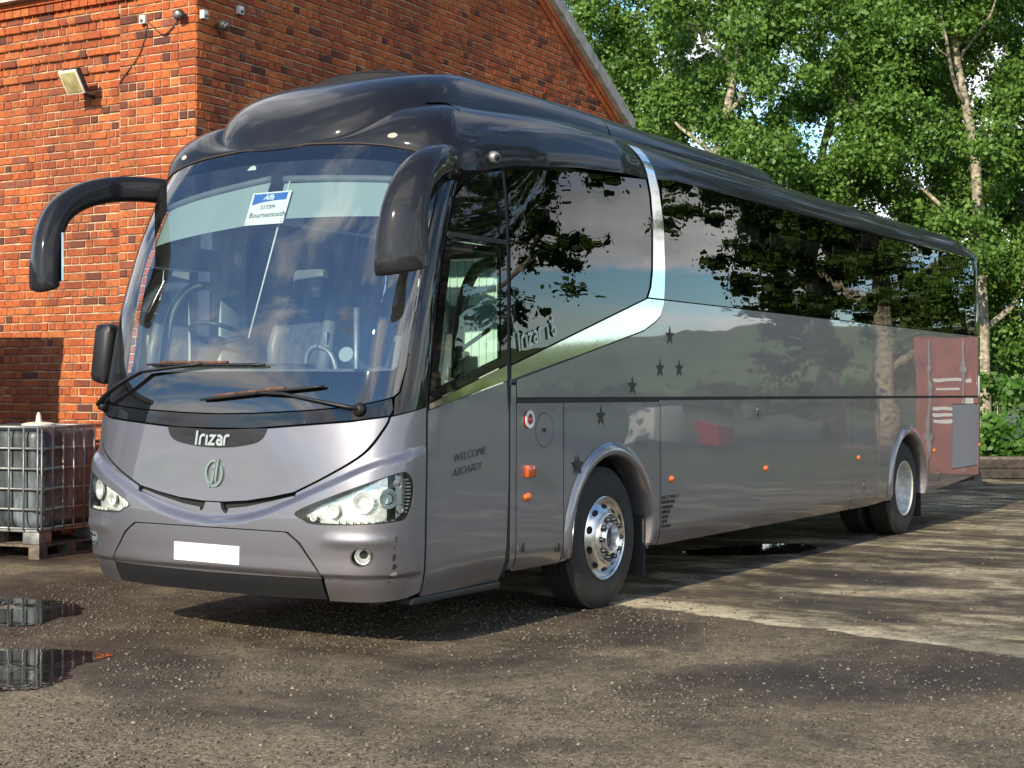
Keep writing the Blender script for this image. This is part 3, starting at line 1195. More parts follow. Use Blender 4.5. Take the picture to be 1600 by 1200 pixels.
def courses(length, ncourse, r):
    """yields (course, position of centre, kind): header and stretcher courses of an old garden-wall bond"""
    for c in range(ncourse):
        hdr = (c % 4 == 2)
        x = -.06 if c % 2 else .0
        k = 0
        while x < length:
            if hdr: kd = 'h'
            else: kd = 's' if r.random() < .62 else 'h'
            L = .228 if kd == 's' else .110
            yield c, x + L / 2, kd
            x += L


def lay(wall, items, rotz_fn, ncount, key):
    """items: (centre world-local vec, kind, facing). nearest ncount become objects, the rest one stuff mesh"""
    items.sort(key=key)
    V, F = [], []
    r = random.Random(3)
    for i, (p, kd, face) in enumerate(items):
        j = r.randrange(8)
        p = (p[0], p[1] + (r.uniform(-.004, .003) if face == 0 else 0), p[2])
        if face == 1: p = (p[0] + r.uniform(-.003, .004), p[1], p[2])
        Rm = BM @ Matrix.Translation(p) @ Matrix.Rotation(PI / 2 if face else 0, 4, 'Z') @ Matrix.Rotation(r.uniform(-.012, .012), 4, 'Y')
        if i < ncount:
            o = bpy.data.objects.new('brick', UM[kd][j])
            COL.objects.link(o)
            o.parent = wall
            o.matrix_basis = Rm
        else:
            v, f = UNITS[kd][j]
            b = len(V)
            V += [tuple(Rm @ Vector(q)) for q in v]
            F += [tuple(k + b for k in q) for q in f]
    me = bpy.data.meshes.new('brickwork')
    me.from_pydata(V, [], F)
    me.update()
    me.materials.append(M['brick'])
    o = bpy.data.objects.new('brickwork', me)
    COL.objects.link(o)
    o.parent = wall
    o['kind'] = 'stuff'


rb = random.Random(21)
il = []
NC = int(EAVE / CH)
for c in range(NC):
    z = (c + .5) * CH
    # the corner pilaster, 1.01 m wide, filled exactly
    seq = rb.choice((['s'] * 4 + ['h'], ['s'] * 3 + ['h'] * 3, ['s'] * 2 + ['h'] * 5, ['h'] * 9 if c % 4 == 2 else ['s'] * 3 + ['h'] * 3))[:]
    rb.shuffle(seq)
    tot = sum(.228 if k == 's' else .110 for k in seq)
    x = 0.0
    for k in seq:
        L = .228 if k == 's' else .110
        X = -(x + L / 2) * 1.008 / tot
        il.append(((X, 0.0, z), k, 0))
        x += L
for c, x, kd in courses(LW - 1.02, NC, rb):
    z = (c + .5) * CH
    L = .228 if kd == 's' else .11
    X = -1.02 - max(x, L / 2)
    il.append(((X, left_depth(X, z), z), kd, 0))
fr_ = Vector((-3.2, 0, 3.2))
def vis_l(it):
    p = it[0]
    out_ = 0 if (p[0] > -2.55 and 1.35 < p[2] < 5.5) else 100
    return out_ + abs(p[2] - 3.2) + abs(p[0] + 1.0) * .6
lay(wall_l, il, None, 300, vis_l)
ig = []
for c, y, kd in courses(GW, int(APEX / CH), rb):
    z = (c + .5) * CH
    L = .228 if kd == 's' else .11
    if z + CH / 2 > gable_top(y) - .12 - (L / 2) * PITCH or y > GW - .1: continue
    if SH[0] - L / 2 < y < SH[1] + L / 2 and z < SH[2] + .1: continue
    if y < .06: y = L / 2
    ig.append(((0, y, z), kd, 1))
def vis_g(it):
    p = it[0]
    out_ = 0 if (z_above(p) and p[1] < 8.5) else 100
    return out_ + p[1] * .5 + abs(p[2] - 4.9) * .4
def z_above(p):
    return 3.6 + .03 * p[1] < p[2] < 5.35 + .16 * p[1]
lay(wall_g, ig, None, 300, vis_g)
# corner dressing: quoin bricks are the first bricks of each course on both faces
# corbel string under the eaves and two raking courses along the verge
mbk = MB()
for i in range(int(LW / .12)):
    x = -.02 - i * .12
    bbox(mbk, (x - .055, -.05, 5.50), (x + .055, .1, 5.58))
mbk.out('dentil_course', M['brick'], wall_l, smooth=False)['kind'] = 'stuff'
mbk = MB()
bbox(mbk, (-LW, -.075, 5.585), (.06, .3, 5.66))
mbk.out('eaves_band', M['brick'], bld, smooth=False)
mbk = MB()
bbox(mbk, (-LW, -.17, 5.64), (-1.3, -.06, 5.74))
mbk.out('gutter', M['concrete'], bld, smooth=False)
for side in (0, 1):
    n = int(GW / 2 / math.cos(math.radians(29)) / .235)
    for row, (dz, px) in enumerate(((-.30, .03), (-.205, .055))):
        mbk = MB()
        for i in range(n):
            q0 = i * (GW / 2) / n
            q1 = q0 + (GW / 2) / n * .95
            ya, yb = (q0, q1) if side == 0 else (GW - q0, GW - q1)
            za, zb = EAVE + q0 * PITCH + dz, EAVE + q1 * PITCH + dz
            v = [(px, ya, za), (px, yb, zb), (px, yb, zb + .082), (px, ya, za + .082)]
            v += [(-.05, p[1], p[2]) for p in v]
            mbk.add([bw(p) for p in v], [(0, 1, 2, 3), (4, 7, 6, 5), (0, 4, 5, 1), (1, 5, 6, 2), (2, 6, 7, 3), (3, 7, 4, 0)])
        o = mbk.out('raking_course', M['brick'], wall_g, smooth=False)
        o['kind'] = 'stuff'
    # coping stones
    nc = 7
    for i in range(nc):
        q0 = -.18 + i * (GW / 2 + .18) / nc
        q1 = q0 + (GW / 2 + .18) / nc - .012
        ya, yb = (q0, q1) if side == 0 else (GW - q0, GW - q1)
        za, zb = EAVE + q0 * PITCH - .10, EAVE + q1 * PITCH - .10
        v = [(.13, ya, za), (.13, yb, zb), (.13, yb, zb + .20), (.13, ya, za + .20)]
        v += [(-.25, p[1], p[2]) for p in v]
        mbk = MB()
        mbk.add([bw(p) for p in v], [(0, 1, 2, 3), (4, 7, 6, 5), (0, 4, 5, 1), (1, 5, 6, 2), (2, 6, 7, 3), (3, 7, 4, 0)])
        mbk.out('coping_stone', M['concrete'], bld, smooth=False)
mbk = MB()
v = [(-.26, -.12, EAVE + .05), (-.26, GW / 2, APEX + .06), (-.26, GW + .12, EAVE + .05), (-LW, -.12, EAVE + .05), (-LW, GW / 2, APEX + .06), (-LW, GW + .12, EAVE + .05)]
mbk.add([bw(p) for p in v], [(0, 1, 4, 3), (1, 2, 5, 4)])
mbk.out('roof', M['slate'], bld, smooth=False)
mbk = MB()
bbox(mbk, (-LW, GW - .02, 0), (-.02, GW + .0, EAVE))
bbox(mbk, (-LW - .1, 0.2, 0), (-LW, GW, EAVE))
mbk.out('rear_wall', M['brick'], bld, smooth=False)
# roller shutter
shp = empty('roller_shutter', bw((-.12, SH[0], 0)), BR)
tag(shp, 'grey slatted roller shutter in the gable wall, seen through the coach windows', 'shutter')
ns_ = int(SH[2] / .085)
sm = None
for i in range(ns_):
    z = i * .085
    pr = [(-.10, z), (-.078, z + .012), (-.072, z + .045), (-.08, z + .07), (-.10, z + .082)]
    V = [bw((p[0], SH[0] + .02, p[1])) for p in pr] + [bw((p[0], SH[1] - .02, p[1])) for p in pr]
    F = [(k, k + 1, k + 6, k + 5) for k in range(4)]
    mesh('slat', V, F, M['shutter'], shp, smooth=False)
mb = MB()
for y in (SH[0] + .0, SH[1] - .0):
    bbox(mb, (-.13, y - .03, 0), (-.055, y + .03, SH[2]))
mb.out('guide_rail', M['darkmetal'], shp, smooth=False)
mb = MB()
bbox(mb, (-.14, SH[0], 0), (-.105, SH[1], SH[2]))
mb.out('backing', M['darkmetal'], shp, smooth=False)


# fittings on the wall
def floodlight():
    e = empty('floodlight', bw((-1.42, .112, 4.66)), BR)
    tag(e, 'old rectangular floodlight with yellowed glass on the eaves wall', 'floodlight')
    Rm = Matrix.Rotation(math.radians(32), 3, 'X')

    def L(v): return bw((v[0] - 1.47, v[1] - .16, v[2] + 4.72))
    mb = MB()
    m2 = MB().box((0, 0, 0), (.24, .07, .25), Rm, .012)
    mb.add([L(v) for v in m2.v], m2.f)
    mb.out('housing', M['darkmetal'], e, sharp=30)
    m2 = MB().box(tuple(Rm @ Vector((0, -.04, 0))), (.245, .02, .255), Rm, .006)
    MB().add([L(v) for v in m2.v], m2.f).out('bezel', M['cream'], e, sharp=30)
    m2 = MB().box(tuple(Rm @ Vector((0, -.052, 0))), (.205, .008, .21), Rm, .002)
    MB().add([L(v) for v in m2.v], m2.f).out('glass', M['lampglass'], e, sharp=30)
    m2 = MB().box(tuple(Rm @ Vector((0, .055, .02))), (.12, .06, .12), Rm, .01)
    MB().add([L(v) for v in m2.v], m2.f).out('control_box', M['darkmetal'], e, sharp=30)
    mb = MB().tube([L((.0, .06, -.04)), L((.0, .17, -.12)), L((.0, .27, -.12))], .022, 8)
    mb.out('bracket', M['darkmetal'], e)


floodlight()


def wallbox(x, z, face, label, s=(.075, .05, .085)):
    c = (x, -.03, z) if face == 0 else (.03, x, z)
    e = empty('sensor_box', bw(c if face == 0 else c), BR)
    tag(e, label, 'sensor', 'white sensor boxes under the eaves')
    d = s if face == 0 else (s[1], s[0], s[2])
    m2 = MB().box(c, d, None, .008)
    MB().add([bw(v) for v in m2.v], m2.f).out('casing', M['white'], e, sharp=30)
    n = (0, -1, 0) if face == 0 else (1, 0, 0)
    c2 = (c[0] + n[0] * .028, c[1] + n[1] * .028, c[2] - .015)
    m2 = MB().box(c2, (.03, .014, .03) if face == 0 else (.014, .03, .03), None, .004)
    MB().add([bw(v) for v in m2.v], m2.f).out('eye', M['darkmetal'], e, sharp=30)


def domelamp(x, z, face, label):
    c = (x, -.02, z) if face == 0 else (.02, x, z)
    e = empty('spot_lamp', bw(c), BR)
    tag(e, label, 'lamp', 'small dark spot lamps under the eaves')
    d = Vector((0.3, -.8, -.5) if face == 0 else (.85, .1, -.5)).normalized()
    p0 = Vector(c)
    mb = MB().tube([bw(p0), bw(p0 + d * .03), bw(p0 + d * .06), bw(p0 + d * .10), bw(p0 + d * .115)], [.02, .03, .052, .058, .05], 14)
    mb.out('head', M['darkmetal'], e)
    mb = MB().tube([bw(p0 + d * .112), bw(p0 + d * .12)], .045, 14)
    mb.out('glass', M['galv'], e)


wallbox(-.66, 5.27, 0, 'white sensor box on the sunlit pilaster')
domelamp(-.17, 5.29, 0, 'dark spot lamp on the pilaster near the corner')
wallbox(.08, 5.26, 1, 'white sensor box just round the corner on the gable')
domelamp(.30, 5.24, 1, 'dark spot lamp on the gable beside the corner')
wallbox(.62, 5.42, 1, 'white sensor box highest on the gable')


def cable(pts, label):
    p3 = smoothpoly(pts, 6, closed=False)
    o = MB().tube([bw(p) for p in p3], .006, 6).out('wall_cable', M['darkmetal'])
    tag(o, label, 'cable', 'thin cables on the brick wall')


cable([(-.62, -.015, 5.22), (-.72, -.012, 4.95), (-.95, -.012, 4.72), (-1.0, -.012, 4.66)], 'dark cable sagging from the sensor box to the floodlight')
cable([(-.6, -.015, 5.24), (-.42, -.015, 5.1), (-.28, -.015, 5.16), (-.2, -.015, 5.26)], 'dark cable looping between the sensor box and spot lamp')

# unseen cabin, added outside the left edge to cast shade on the eaves wall
cab = empty('added_shadow_cabin', (-7.0, -2.4, 0))
tag(cab, 'unseen grey cabin added to cast the shadow on the eaves wall', 'cabin')
mb = MB().box((-7.0, -2.4, 1.42), (2.5, 6.0, 2.60))
mb.out('walls', pbsdf('grey_cladding', (.25, .27, .28), .6, var=.15), cab, smooth=False)
MB().box((-7.0, -2.4, 2.81), (2.62, 6.12, .16), None, .02).out('roof', M['slate'], cab, sharp=30)
for y in (-4.6, -2.4, -.2):
    MB().box((-7.0, y, .06), (2.4, .3, .12)).out('bearer', M['timber'], cab, smooth=False)
MB().box((-5.735, -3.6, 1.25), (.05, .9, 2.0), None, .008).out('door', M['white'], cab, sharp=30)
MB().box((-5.735, -1.4, 1.75), (.05, 1.2, .9), None, .008).out('window', M['frit'], cab, sharp=30)

# ================================================================== THE COACH
coach = empty('touring_coach', (0, 4.7, 0))
tag(coach, 'silver lilac touring coach with black roof and dark tinted windows', 'coach')

# ---- front panels -------------------------------------------------
def mir(p):
    """half outline from centre-top clockwise (a>=0) -> closed symmetric outline"""
    return list(p) + [(-a, z) for a, z in reversed(p) if abs(a) > 1e-6]


GB = [(0, 1.440), (.19, 1.446), (.437, 1.464), (.648, 1.490), (.78, 1.532), (.812, 1.548), (.834, 1.575), (.852, 1.708), (.868, 2.1), (.878, 2.4), (.886, 2.7), (.884, 2.88),
      (.868, 2.98), (.84, 3.035)]
GT = [(.76, 3.072), (.62, 3.112), (.48, 3.136), (.22, 3.158), (0, 3.164)]
gl_out = mir(GB + GT)
# the clear part of the screen, inside the black band
CI = [(0, 1.700), (.4, 1.697), (.70, 1.694), (.80, 1.702), (.822, 1.73), (.838, 2.1), (.848, 2.4), (.856, 2.7), (.852, 2.86), (.82, 2.945), (.66, 3.005), (.5, 3.033), (.3, 3.05), (0, 3.060)]
clear = mir(CI)
clear = [(a, z) for a, z in clear]
ws = patch('windscreen', clear, fF, M['screen'], coach, off=0.0, th=.0, grid=(.04, .08))
patch('black_band', gl_out, fF, M['frit'], ws, off=.0, th=.01, grid=(.04, .08), holes=[clear[::-1]])
BL = [(0, 1.345), (.19, 1.347), (.326, 1.362), (.649, 1.400), (.80, 1.430)]
patch('windscreen_sill', mir([(a, z + .006) for a, z in BL] + [(.812, 1.47), (.806, 1.534), (.775, 1.522), (.648, 1.481), (.437, 1.455), (.19, 1.437), (0, 1.431)]),
      fF, M['black'], coach, off=.002, grid=(.04, .05))
AP = [(.816, 1.438), (.90, 1.463), (.992, 1.490), (.992, 2.0), (.992, 2.5), (.992, 2.93), (.87, 2.99), (.888, 2.90), (.894, 2.7), (.886, 2.4), (.876, 2.1), (.860, 1.708),
      (.842, 1.57), (.820, 1.54)]
patch('front_pillar', AP, fF, M['black'], coach, off=.004, grid=(.03, .06))
patch('front_pillar', [(-a, z) for a, z in AP], fF, M['black'], coach, off=.004, grid=(.03, .06))

# bonnet flap with the badge recess, and the two breathing slots below it
BS = smoothpoly([(.795, 1.424), (.774, 1.363), (.690, 1.213), (.545, 1.079), (.405, .974)], 5, closed=False)
bon = mir([(0, 1.338), (.19, 1.340), (.326, 1.355), (.649, 1.393)] + BS + [(.30, .940), (.18, .911), (.06, .897), (0, .897)])
patch('bonnet_flap', bon, fF, M['silver'], coach, off=.002, grid=(.035, .05))
OS = smoothpoly([(.806, 1.424), (.786, 1.362), (.703, 1.208), (.556, 1.073), (.418, .968)], 5, closed=False)
slot = [(.412, .936), (.30, .888), (.16, .842), (.10, .827), (.066, .826), (.048, .850), (.040, .889)]
H_R = smoothpoly([(.436, .856), (.57, .950), (.719, 1.042), (.843, 1.101), (.885, 1.075), (.906, 1.02), (.900, .918), (.868, .834), (.817, .812), (.651, .793), (.514, .790), (.470, .812)], 4)
FOG = circle(.706, .612, .041, 20, .060)
low = [(.99, .375), (.92, .347), (.80, .336), (.58, .340), (.562, .487), (.463, .680), (.408, .738), (.395, .741)]
bump_out = [(.992, 1.482), (.90, 1.455), (.82, 1.430)] + OS + slot + [(-a, z) for a, z in reversed(slot)] + [(-a, z) for a, z in reversed(OS)] + \
    [(-.82, 1.430), (-.90, 1.455), (-.992, 1.482)] + [(-a, z) for a, z in low] + [(a, z) for a, z in reversed(low)]
ml = lambda p: [(-a, z) for a, z in p]
bumper = patch('bumper', bump_out, fB, M['silver'], coach, off=.002, th=.03, grid=(.0145, .0145), holes=[H_R, ml(H_R)[::-1], FOG, ml(FOG)[::-1]])
cp = mir([(0, .735), (.385, .735)] + smoothpoly([(.398, .732), (.452, .675), (.500, .588), (.548, .50), (.552, .472)], 3, closed=False) + [(0, .462)])
patch('tow_cover', cp, fB, M['silver'], coach, off=.003, th=.03, grid=(.03, .02))
va = mir([(0, .456), (.549, .466), (.566, .345), (.3, .338), (0, .336)])
patch('lower_valance', va, fB, M['plastic'], coach, off=-.004, th=.03, grid=(.04, .05))
# dark structure behind the front panels
patch('front_structure', [(-1, .36), (1, .36), (1, 1.5), (-1, 1.5)], fF, M['matt'], coach, off=-.045, th=.0, grid=(.04, .1))
for s in (1, -1):
    sl_ = [(.40, .950), (.30, .913), (.17, .872), (.078, .856), (.07, .824), (.16, .834), (.30, .880), (.41, .930)]
    patch('slot_lip', [(s * a, z) for a, z in sl_], fF, M['silver'], coach, off=-.012, th=.01, grid=(.04, .03))

# number plate, badge panel, wordmark, emblem
patch('number_plate', [(-.174, .524), (.176, .521), (.176, .634), (-.174, .637)], fB, M['white'], coach, off=.012, th=.010, grid=(.06, None))
patch('badge_panel', mir([(0, 1.337), (.268, 1.351)] + smoothpoly([(.262, 1.325), (.245, 1.288), (.205, 1.258), (.10, 1.233), (0, 1.226)], 4, closed=False)), fF, M['gloss'], coach,
      off=.006, th=.006, grid=(.04, None))


def front_frame(a, z, off, f=fF):
    n = nrm(f, a, z)
    p = Vector(f(a, z)) + n * off
    q = Vector(f(a + .01, z)) - Vector(f(a - .01, z))
    return frame(p, q, n.cross(q.normalized()))


stroke_letters(irizar_glyphs(.088), .0165, front_frame(-.100, 1.241, .006), 'wordmark', M['badge'], coach)
mf = front_frame(.004, 1.068, .004)
em = MB()
ring = [(math.cos(t), math.sin(t)) for t in np.linspace(math.radians(75), math.radians(75 + 320), 40)]
em_g = [[(.066 * c, .078 * s) for c, s in ring]]
em_g.append([(-.040, -.086), (-.012, -.046), (.0, .014)])
em_g.append([(.012, -.050), (.020, .01), (.032, .086)])
emb = stroke_letters(em_g, .016, mf, 'emblem', M['emblem'], coach, ext=.010)
mb = MB()
c8 = [tuple(mf @ Vector((.004 + .012 * math.cos(t), .043 + .012 * math.sin(t), z))) for z in (0, .011) for t in np.linspace(0, 2 * PI, 13)[:-1]]
mb.add(c8, [tuple(range(12, 24))] + [(k, (k + 1) % 12, 12 + (k + 1) % 12, 12 + k) for k in range(12)])
mb.out('emblem_dot', M['emblem'], emb, smooth=False)


# headlights
def fpt(a, z, d):
    n = nrm(fB, a, z)
    return Vector(fB(a, z)) + n * d, n


def cone(a, z, r, depth, mat, name, par, dome=False):
    p, n = fpt(a, z, -depth)
    fm = frame(p, Vector((n.y, -n.x, 0)) * -1, (0, 0, 1))
    mb = MB()
    if dome:
        pr = [(r * math.sin(t), r * .7 * math.cos(t)) for t in np.linspace(PI / 2, .02, 7)]
    else:
        pr = [(r, 0), (r * .93, .004), (r * .8, -.012), (r * .5, -.03), (r * .02, -.038)]
    seg = 22
    v, f = [], []
    for rr_, h in pr:
        for k in range(seg):
            t = 2 * PI * k / seg
            q = fm @ Vector((rr_ * math.cos(t), rr_ * math.sin(t), 0))
            v.append(tuple(q + n * h))
    for i in range(len(pr) - 1):
        for k in range(seg):
            k2 = (k + 1) % seg
            f.append((i * seg + k, (i + 1) * seg + k, (i + 1) * seg + k2, i * seg + k2))
    mb.add(v, f)
    return mb.out(name, mat, par)


def shrink(p, k, c=None):
    cx = sum(q[0] for q in p) / len(p)
    cy = sum(q[1] for q in p) / len(p)
    return [(cx + (q[0] - cx) * k, cy + (q[1] - cy) * k) for q in p]


for s in (1, -1):
    hl = [(s * a, z) for a, z in H_R]
    h = patch('headlight', shrink(hl, 1.06), fB, M['refl'], coach, off=-.075, th=0, grid=(.02, .02))
    h['label'] = 'clear headlight on the door side' if s > 0 else 'clear headlight on the driver side'
    # bowl wall and dark seal
    patch('seal', shrink(hl, 1.0), fB, M['rubber'], h, off=-.003, th=.08, grid=(.03, .03), holes=[shrink(hl, .955)[::-1]])
    patch('lens', shrink(hl, .96), fB, M['lens'], h, off=.000, th=0, grid=(.03, .03))
    patch('side_reflector', [(s * a, z) for a, z in ((.832, 1.085), (.882, 1.072), (.902, 1.02), (.896, .92), (.868, .845), (.838, .825))], fB, M['lampwhite'], h, off=-.048, th=0, grid=(.02, .03))  # white sheet added to brighten the lamp's dark outer end behind the ribs
    cone(s * .792, .945, .060, .030, M['lampwhite'], 'projector_ring', h)
    cone(s * .792, .945, .042, .040, M['clear'], 'projector_lens', h, dome=True)
    cone(s * .690, .925, .068, .045, M['refl'], 'main_reflector', h)
    cone(s * .855, .885, .030, .035, M['refl'], 'side_reflector', h)
    cone(s * .845, 1.03, .032, .045, M['refl'], 'indicator_reflector', h)
    cone(s * .845, 1.03, .010, .030, M['orange'], 'indicator_bulb', h, dome=True)
    cone(s * .575, .870, .044, .04, M['refl'], 'inner_reflector', h)
    cone(s * .500, .828, .024, .035, M['refl'], 'small_reflector', h)
    for k in range(9):
        a = .60 + k * .027
        p, n = fpt(s * a, .806 + .012 * max(0, (a - .78) / .05), -.03)
        MB().box(p, (.022, .022, .018), Matrix.Rotation(math.atan2(n.x, -n.y), 3, 'Z'), .003).out('led_block', M['lampwhite'], h, sharp=30)
    for k in range(11):
        z = .845 + k * .021
        a = .884 + .006 * math.sin(k / 10 * PI)
        p, n = fpt(s * a, z, -.02)
        MB().box(p, (.05, .02, .010), Matrix.Rotation(math.atan2(n.x, -n.y), 3, 'Z'), .002).out('lens_rib', M['lampwhite'], h, sharp=30)
    # fog lamp
    fg = patch('fog_lamp', [(s * a, z) for a, z in circle(.706, .612, .043, 20, .063)], fB, M['matt'], coach, off=-.05, th=0, grid=(.02, .02))
    patch('fog_ring', [(s * a, z) for a, z in circle(.706, .612, .0415, 24, .061)], fB, M['chrome'], fg, off=.004, th=.05, grid=(.03, .03),
          holes=[[(s * a, z) for a, z in circle(.706, .612, .036, 24, .053)][::-1]])
    cone(s * .708, .612, .050, .022, M['refl'], 'fog_reflector', fg)
    patch('fog_lens', [(s * a, z) for a, z in circle(.706, .612, .036, 20, .053)], fB, M['lens'], fg, off=-.006, th=0, grid=(.02, .02))

# scrape marks on the nearside bumper corner
for (a, z, da, dz) in ((.822, .72, .004, .010), (.823, .70, .003, .008), (.820, .66, .003, .007), (.822, .60, .006, .03), (.826, .55, .010, .02), (.830, .505, .016, .012), (.822, .487, .012, .005), (.815, .455, .006, .006)):
    r = random.Random(int(z * 1000))
    pl = [(a + da * math.cos(t) * r.uniform(.5, 1.3), z + dz * math.sin(t) * r.uniform(.5, 1.3)) for t in np.linspace(0, 2 * PI, 9)[:-1]]
    patch('scrape', pl, fB, M['badge'] if abs(z - .505) < .001 else M['matt'], bumper, off=.0035, th=0)

# ---- nearside panels ----------------------------------------------
YS = lambda z: fyc(z) + .014
trim_t = lerp_t([-1.26, -.356], [1.502, 1.752])
trim_b = lerp_t([-1.26, -.356], [1.468, 1.652])
BOT = .345


def arch(cy, r, n=20, z0=.39, cz=.50):
    t0 = math.asin((z0 - cz) / r)
    return [(cy + r * math.cos(t), cz + r * math.sin(t)) for t in np.linspace(t0, PI - t0, n)]


def side_set(f, near):
    sfx = M['silver_side'] if near else M['silver_side']
    P = lambda name, poly, mat, par=coach, **k: patch(name, poly, f, mat, par, **k)
    FA, RA = 1.10, 8.055
    za = .40
    if near:
        P('filler_strip', rect(-.298, .41, -.236, 1.62), M['silver_side'], grid=(None, .1))
    fuel_hole = circle(.131, 1.318, .118, 40)
    if near:
        fp_ = P('fuel_panel', rect(-.224, .392, .386, 1.500), sfx, grid=(None, .06), holes=[fuel_hole[::-1]])
        cap = P('fuel_flap', circle(.131, 1.318, .1135, 40), sfx, fp_, off=.001, grid=(None, .06))
        text('fuel_text', 'FUEL', .036, M['sticker'], cap, frame((1.2775, .098, 1.305), (0, 1, 0), (0, 0, 1)), xs=.75)
    A = arch(FA, .615, 26, za)
    P('front_arch_panel', [(.398, .395), (.398, 1.500), (1.876, 1.500), (1.876, .395)] + [(y, z) for y, z in A], sfx, grid=(.3, .06))
    P('luggage_door', [(1.890, .388), (1.890, 1.512), (6.236, 1.512), (6.200, .388)], sfx, grid=(.5, .05))
    P('locker_door', [(6.212, .388), (6.248, 1.512), (7.066, 1.512), (7.060, 1.0), (6.990, .58), (6.945, .48), (6.845, .388)], sfx, grid=(.4, .05))
    A2 = arch(RA, .615, 26, .415)
    P('rear_arch_panel', [(6.857, .390), (6.957, .478), (7.002, .576), (7.072, 1.0), (7.078, 1.512), (8.852, 1.512), (8.80, .9), (8.745, .42)] + A2, sfx, grid=(.3, .05))
    P('engine_panel', [(8.757, .421), (8.812, .9), (8.864, 1.512), (11.20, 1.512), (11.19, 1.0), (11.13, .56), (9.5, .458)], sfx, grid=(.2, .05),
      holes=[[(9.735, .650), (9.755, 1.440), (10.925, 1.440), (10.885, .655)][::-1]])
    P('engine_grille', [(9.745, .658), (9.765, 1.432), (10.915, 1.432), (10.876, .663)], M['grille'], off=-.002, grid=(.3, .1))
    # wheel arch lips
    for c, zb in ((FA, .40), (RA, .42)):
        mb = MB()
        n = 40
        r0, r1 = .612, .712
        prof = [(r0, -.16), (r0, .010), (r0 + .012, .026), (r0 + .045, .028), (r0 + .08, .016), (r1, .003)]
        ts = np.linspace(-.13, PI + .13, n)
        vv = []
        for t in ts:
            for rr_, o in prof:
                # flare fades into the panel low down
                y, z = c + rr_ * math.cos(t), .50 + rr_ * math.sin(t)
                x, _, _ = f(y, max(z, .392))
                vv.append((x + (o if near else -o), y, max(z, zb - .01)))
        k = len(prof)
        ff = [(i * k + j, (i + 1) * k + j, (i + 1) * k + j + 1, i * k + j + 1) for i in range(n - 1) for j in range(k - 1)]
        mb.add(vv, ff)
        mb.out('arch_lip', sfx, coach, smooth=True, sharp=50)
    # mid band with the groove below it
    P('side_band', [(-.224, 1.540), (11.21, 1.540), (11.18, 2.0), (11.15, 2.290), (1.955, 2.290), (1.935, 2.235), (1.885, 2.160), (1.79, 2.108), (1.60, 2.036), (.6, 1.826), (-.224, 1.655)],
      sfx, grid=(.4, .06))
    P('groove', [(-.224, 1.500), (11.2, 1.500), (11.2, 1.545), (-.224, 1.545)], M['rubber'], off=-.012, th=0, grid=(.5, None))
    # chrome swoosh and pillar
    sw = [(-.302, 1.660), (.6, 1.838), (1.592, 2.048), (1.78, 2.120), (1.872, 2.170), (1.92, 2.240), (1.938, 2.288), (1.66, 2.288), (-.302, 1.746)]
    P('chrome_swoosh', sw, M['chrome'], off=.006, grid=(.2, .08))
    pil = [(1.662, 2.300), (1.932, 2.300), (1.955, 2.532), (1.950, 2.881), (1.885, 3.16), (1.800, 3.32), (1.690, 3.45), (1.52, 3.45), (1.62, 3.36), (1.700, 3.25), (1.752, 3.10), (1.772, 2.90), (1.750, 2.518), (1.715, 2.38)]
    P('chrome_pillar', pil, M['chrome'], off=.010, grid=(.1, .04))
    # glazing
    gm = M['tint'] if near else M['tintoff']
    fw = [(-.300, 1.758), (1.645, 2.296), (1.700, 2.38), (1.738, 2.518), (1.760, 2.90), (1.742, 3.09), (1.690, 3.205), (.569, 3.128), (-.270, 3.040), (-.300, 3.02)]
    wz = P('side_window', fw, gm, grid=(.2, .08), th=.0)
    ys = [1.958, 4.12, 5.72, 7.32, 8.92, 10.45]
    for i in range(5):
        a, b = ys[i] + .004, ys[i + 1] - .004
        P('side_window', [(a, 2.300), (b, 2.300), (b, 3.252), (a, 3.246)], gm, th=0, grid=(.4, .08))
    P('side_window', [(10.454, 2.300), (11.135, 2.300), (11.12, 2.75), (11.04, 3.10), (10.98, 3.256), (10.454, 3.254)], gm, th=0, grid=(.06, .08))
    # black frit strips over the pillars behind the glass
    for y in ys[1:]:
        P('window_pillar', rect(y - .055, 2.26, y + .055, 3.27), M['matt'], off=-.02, th=.05)
    P('window_pillar', [(1.70, 2.26), (2.0, 2.26), (2.0, 3.3), (1.65, 3.3), (1.74, 2.9)], M['matt'], off=-.02, th=.05)
    P('window_pillar', rect(-.34, 1.7, -.245, 3.05), M['matt'], off=-.02, th=.05, grid=(None, .1))
    P('window_rail', rect(2.0, 2.255, 11.1, 2.33), M['matt'], off=-.02, th=.04)
    P('window_rail', rect(2.0, 3.17, 11.0, 3.27), M['matt'], off=-.02, th=.04)
    P('window_rail', [(-.3, 1.70), (1.75, 2.26), (1.75, 2.36), (-.3, 1.82)], M['matt'], off=-.02, th=.04)
    # inner skin under the windows
    P('side_lining', [(-.3, 1.2), (11.1, 1.2), (11.1, 2.28), (1.9, 2.28), (-.3, 1.70)], M['lining'], off=-.06, th=0)


side_set(fS, True)
side_set(fSo, False)

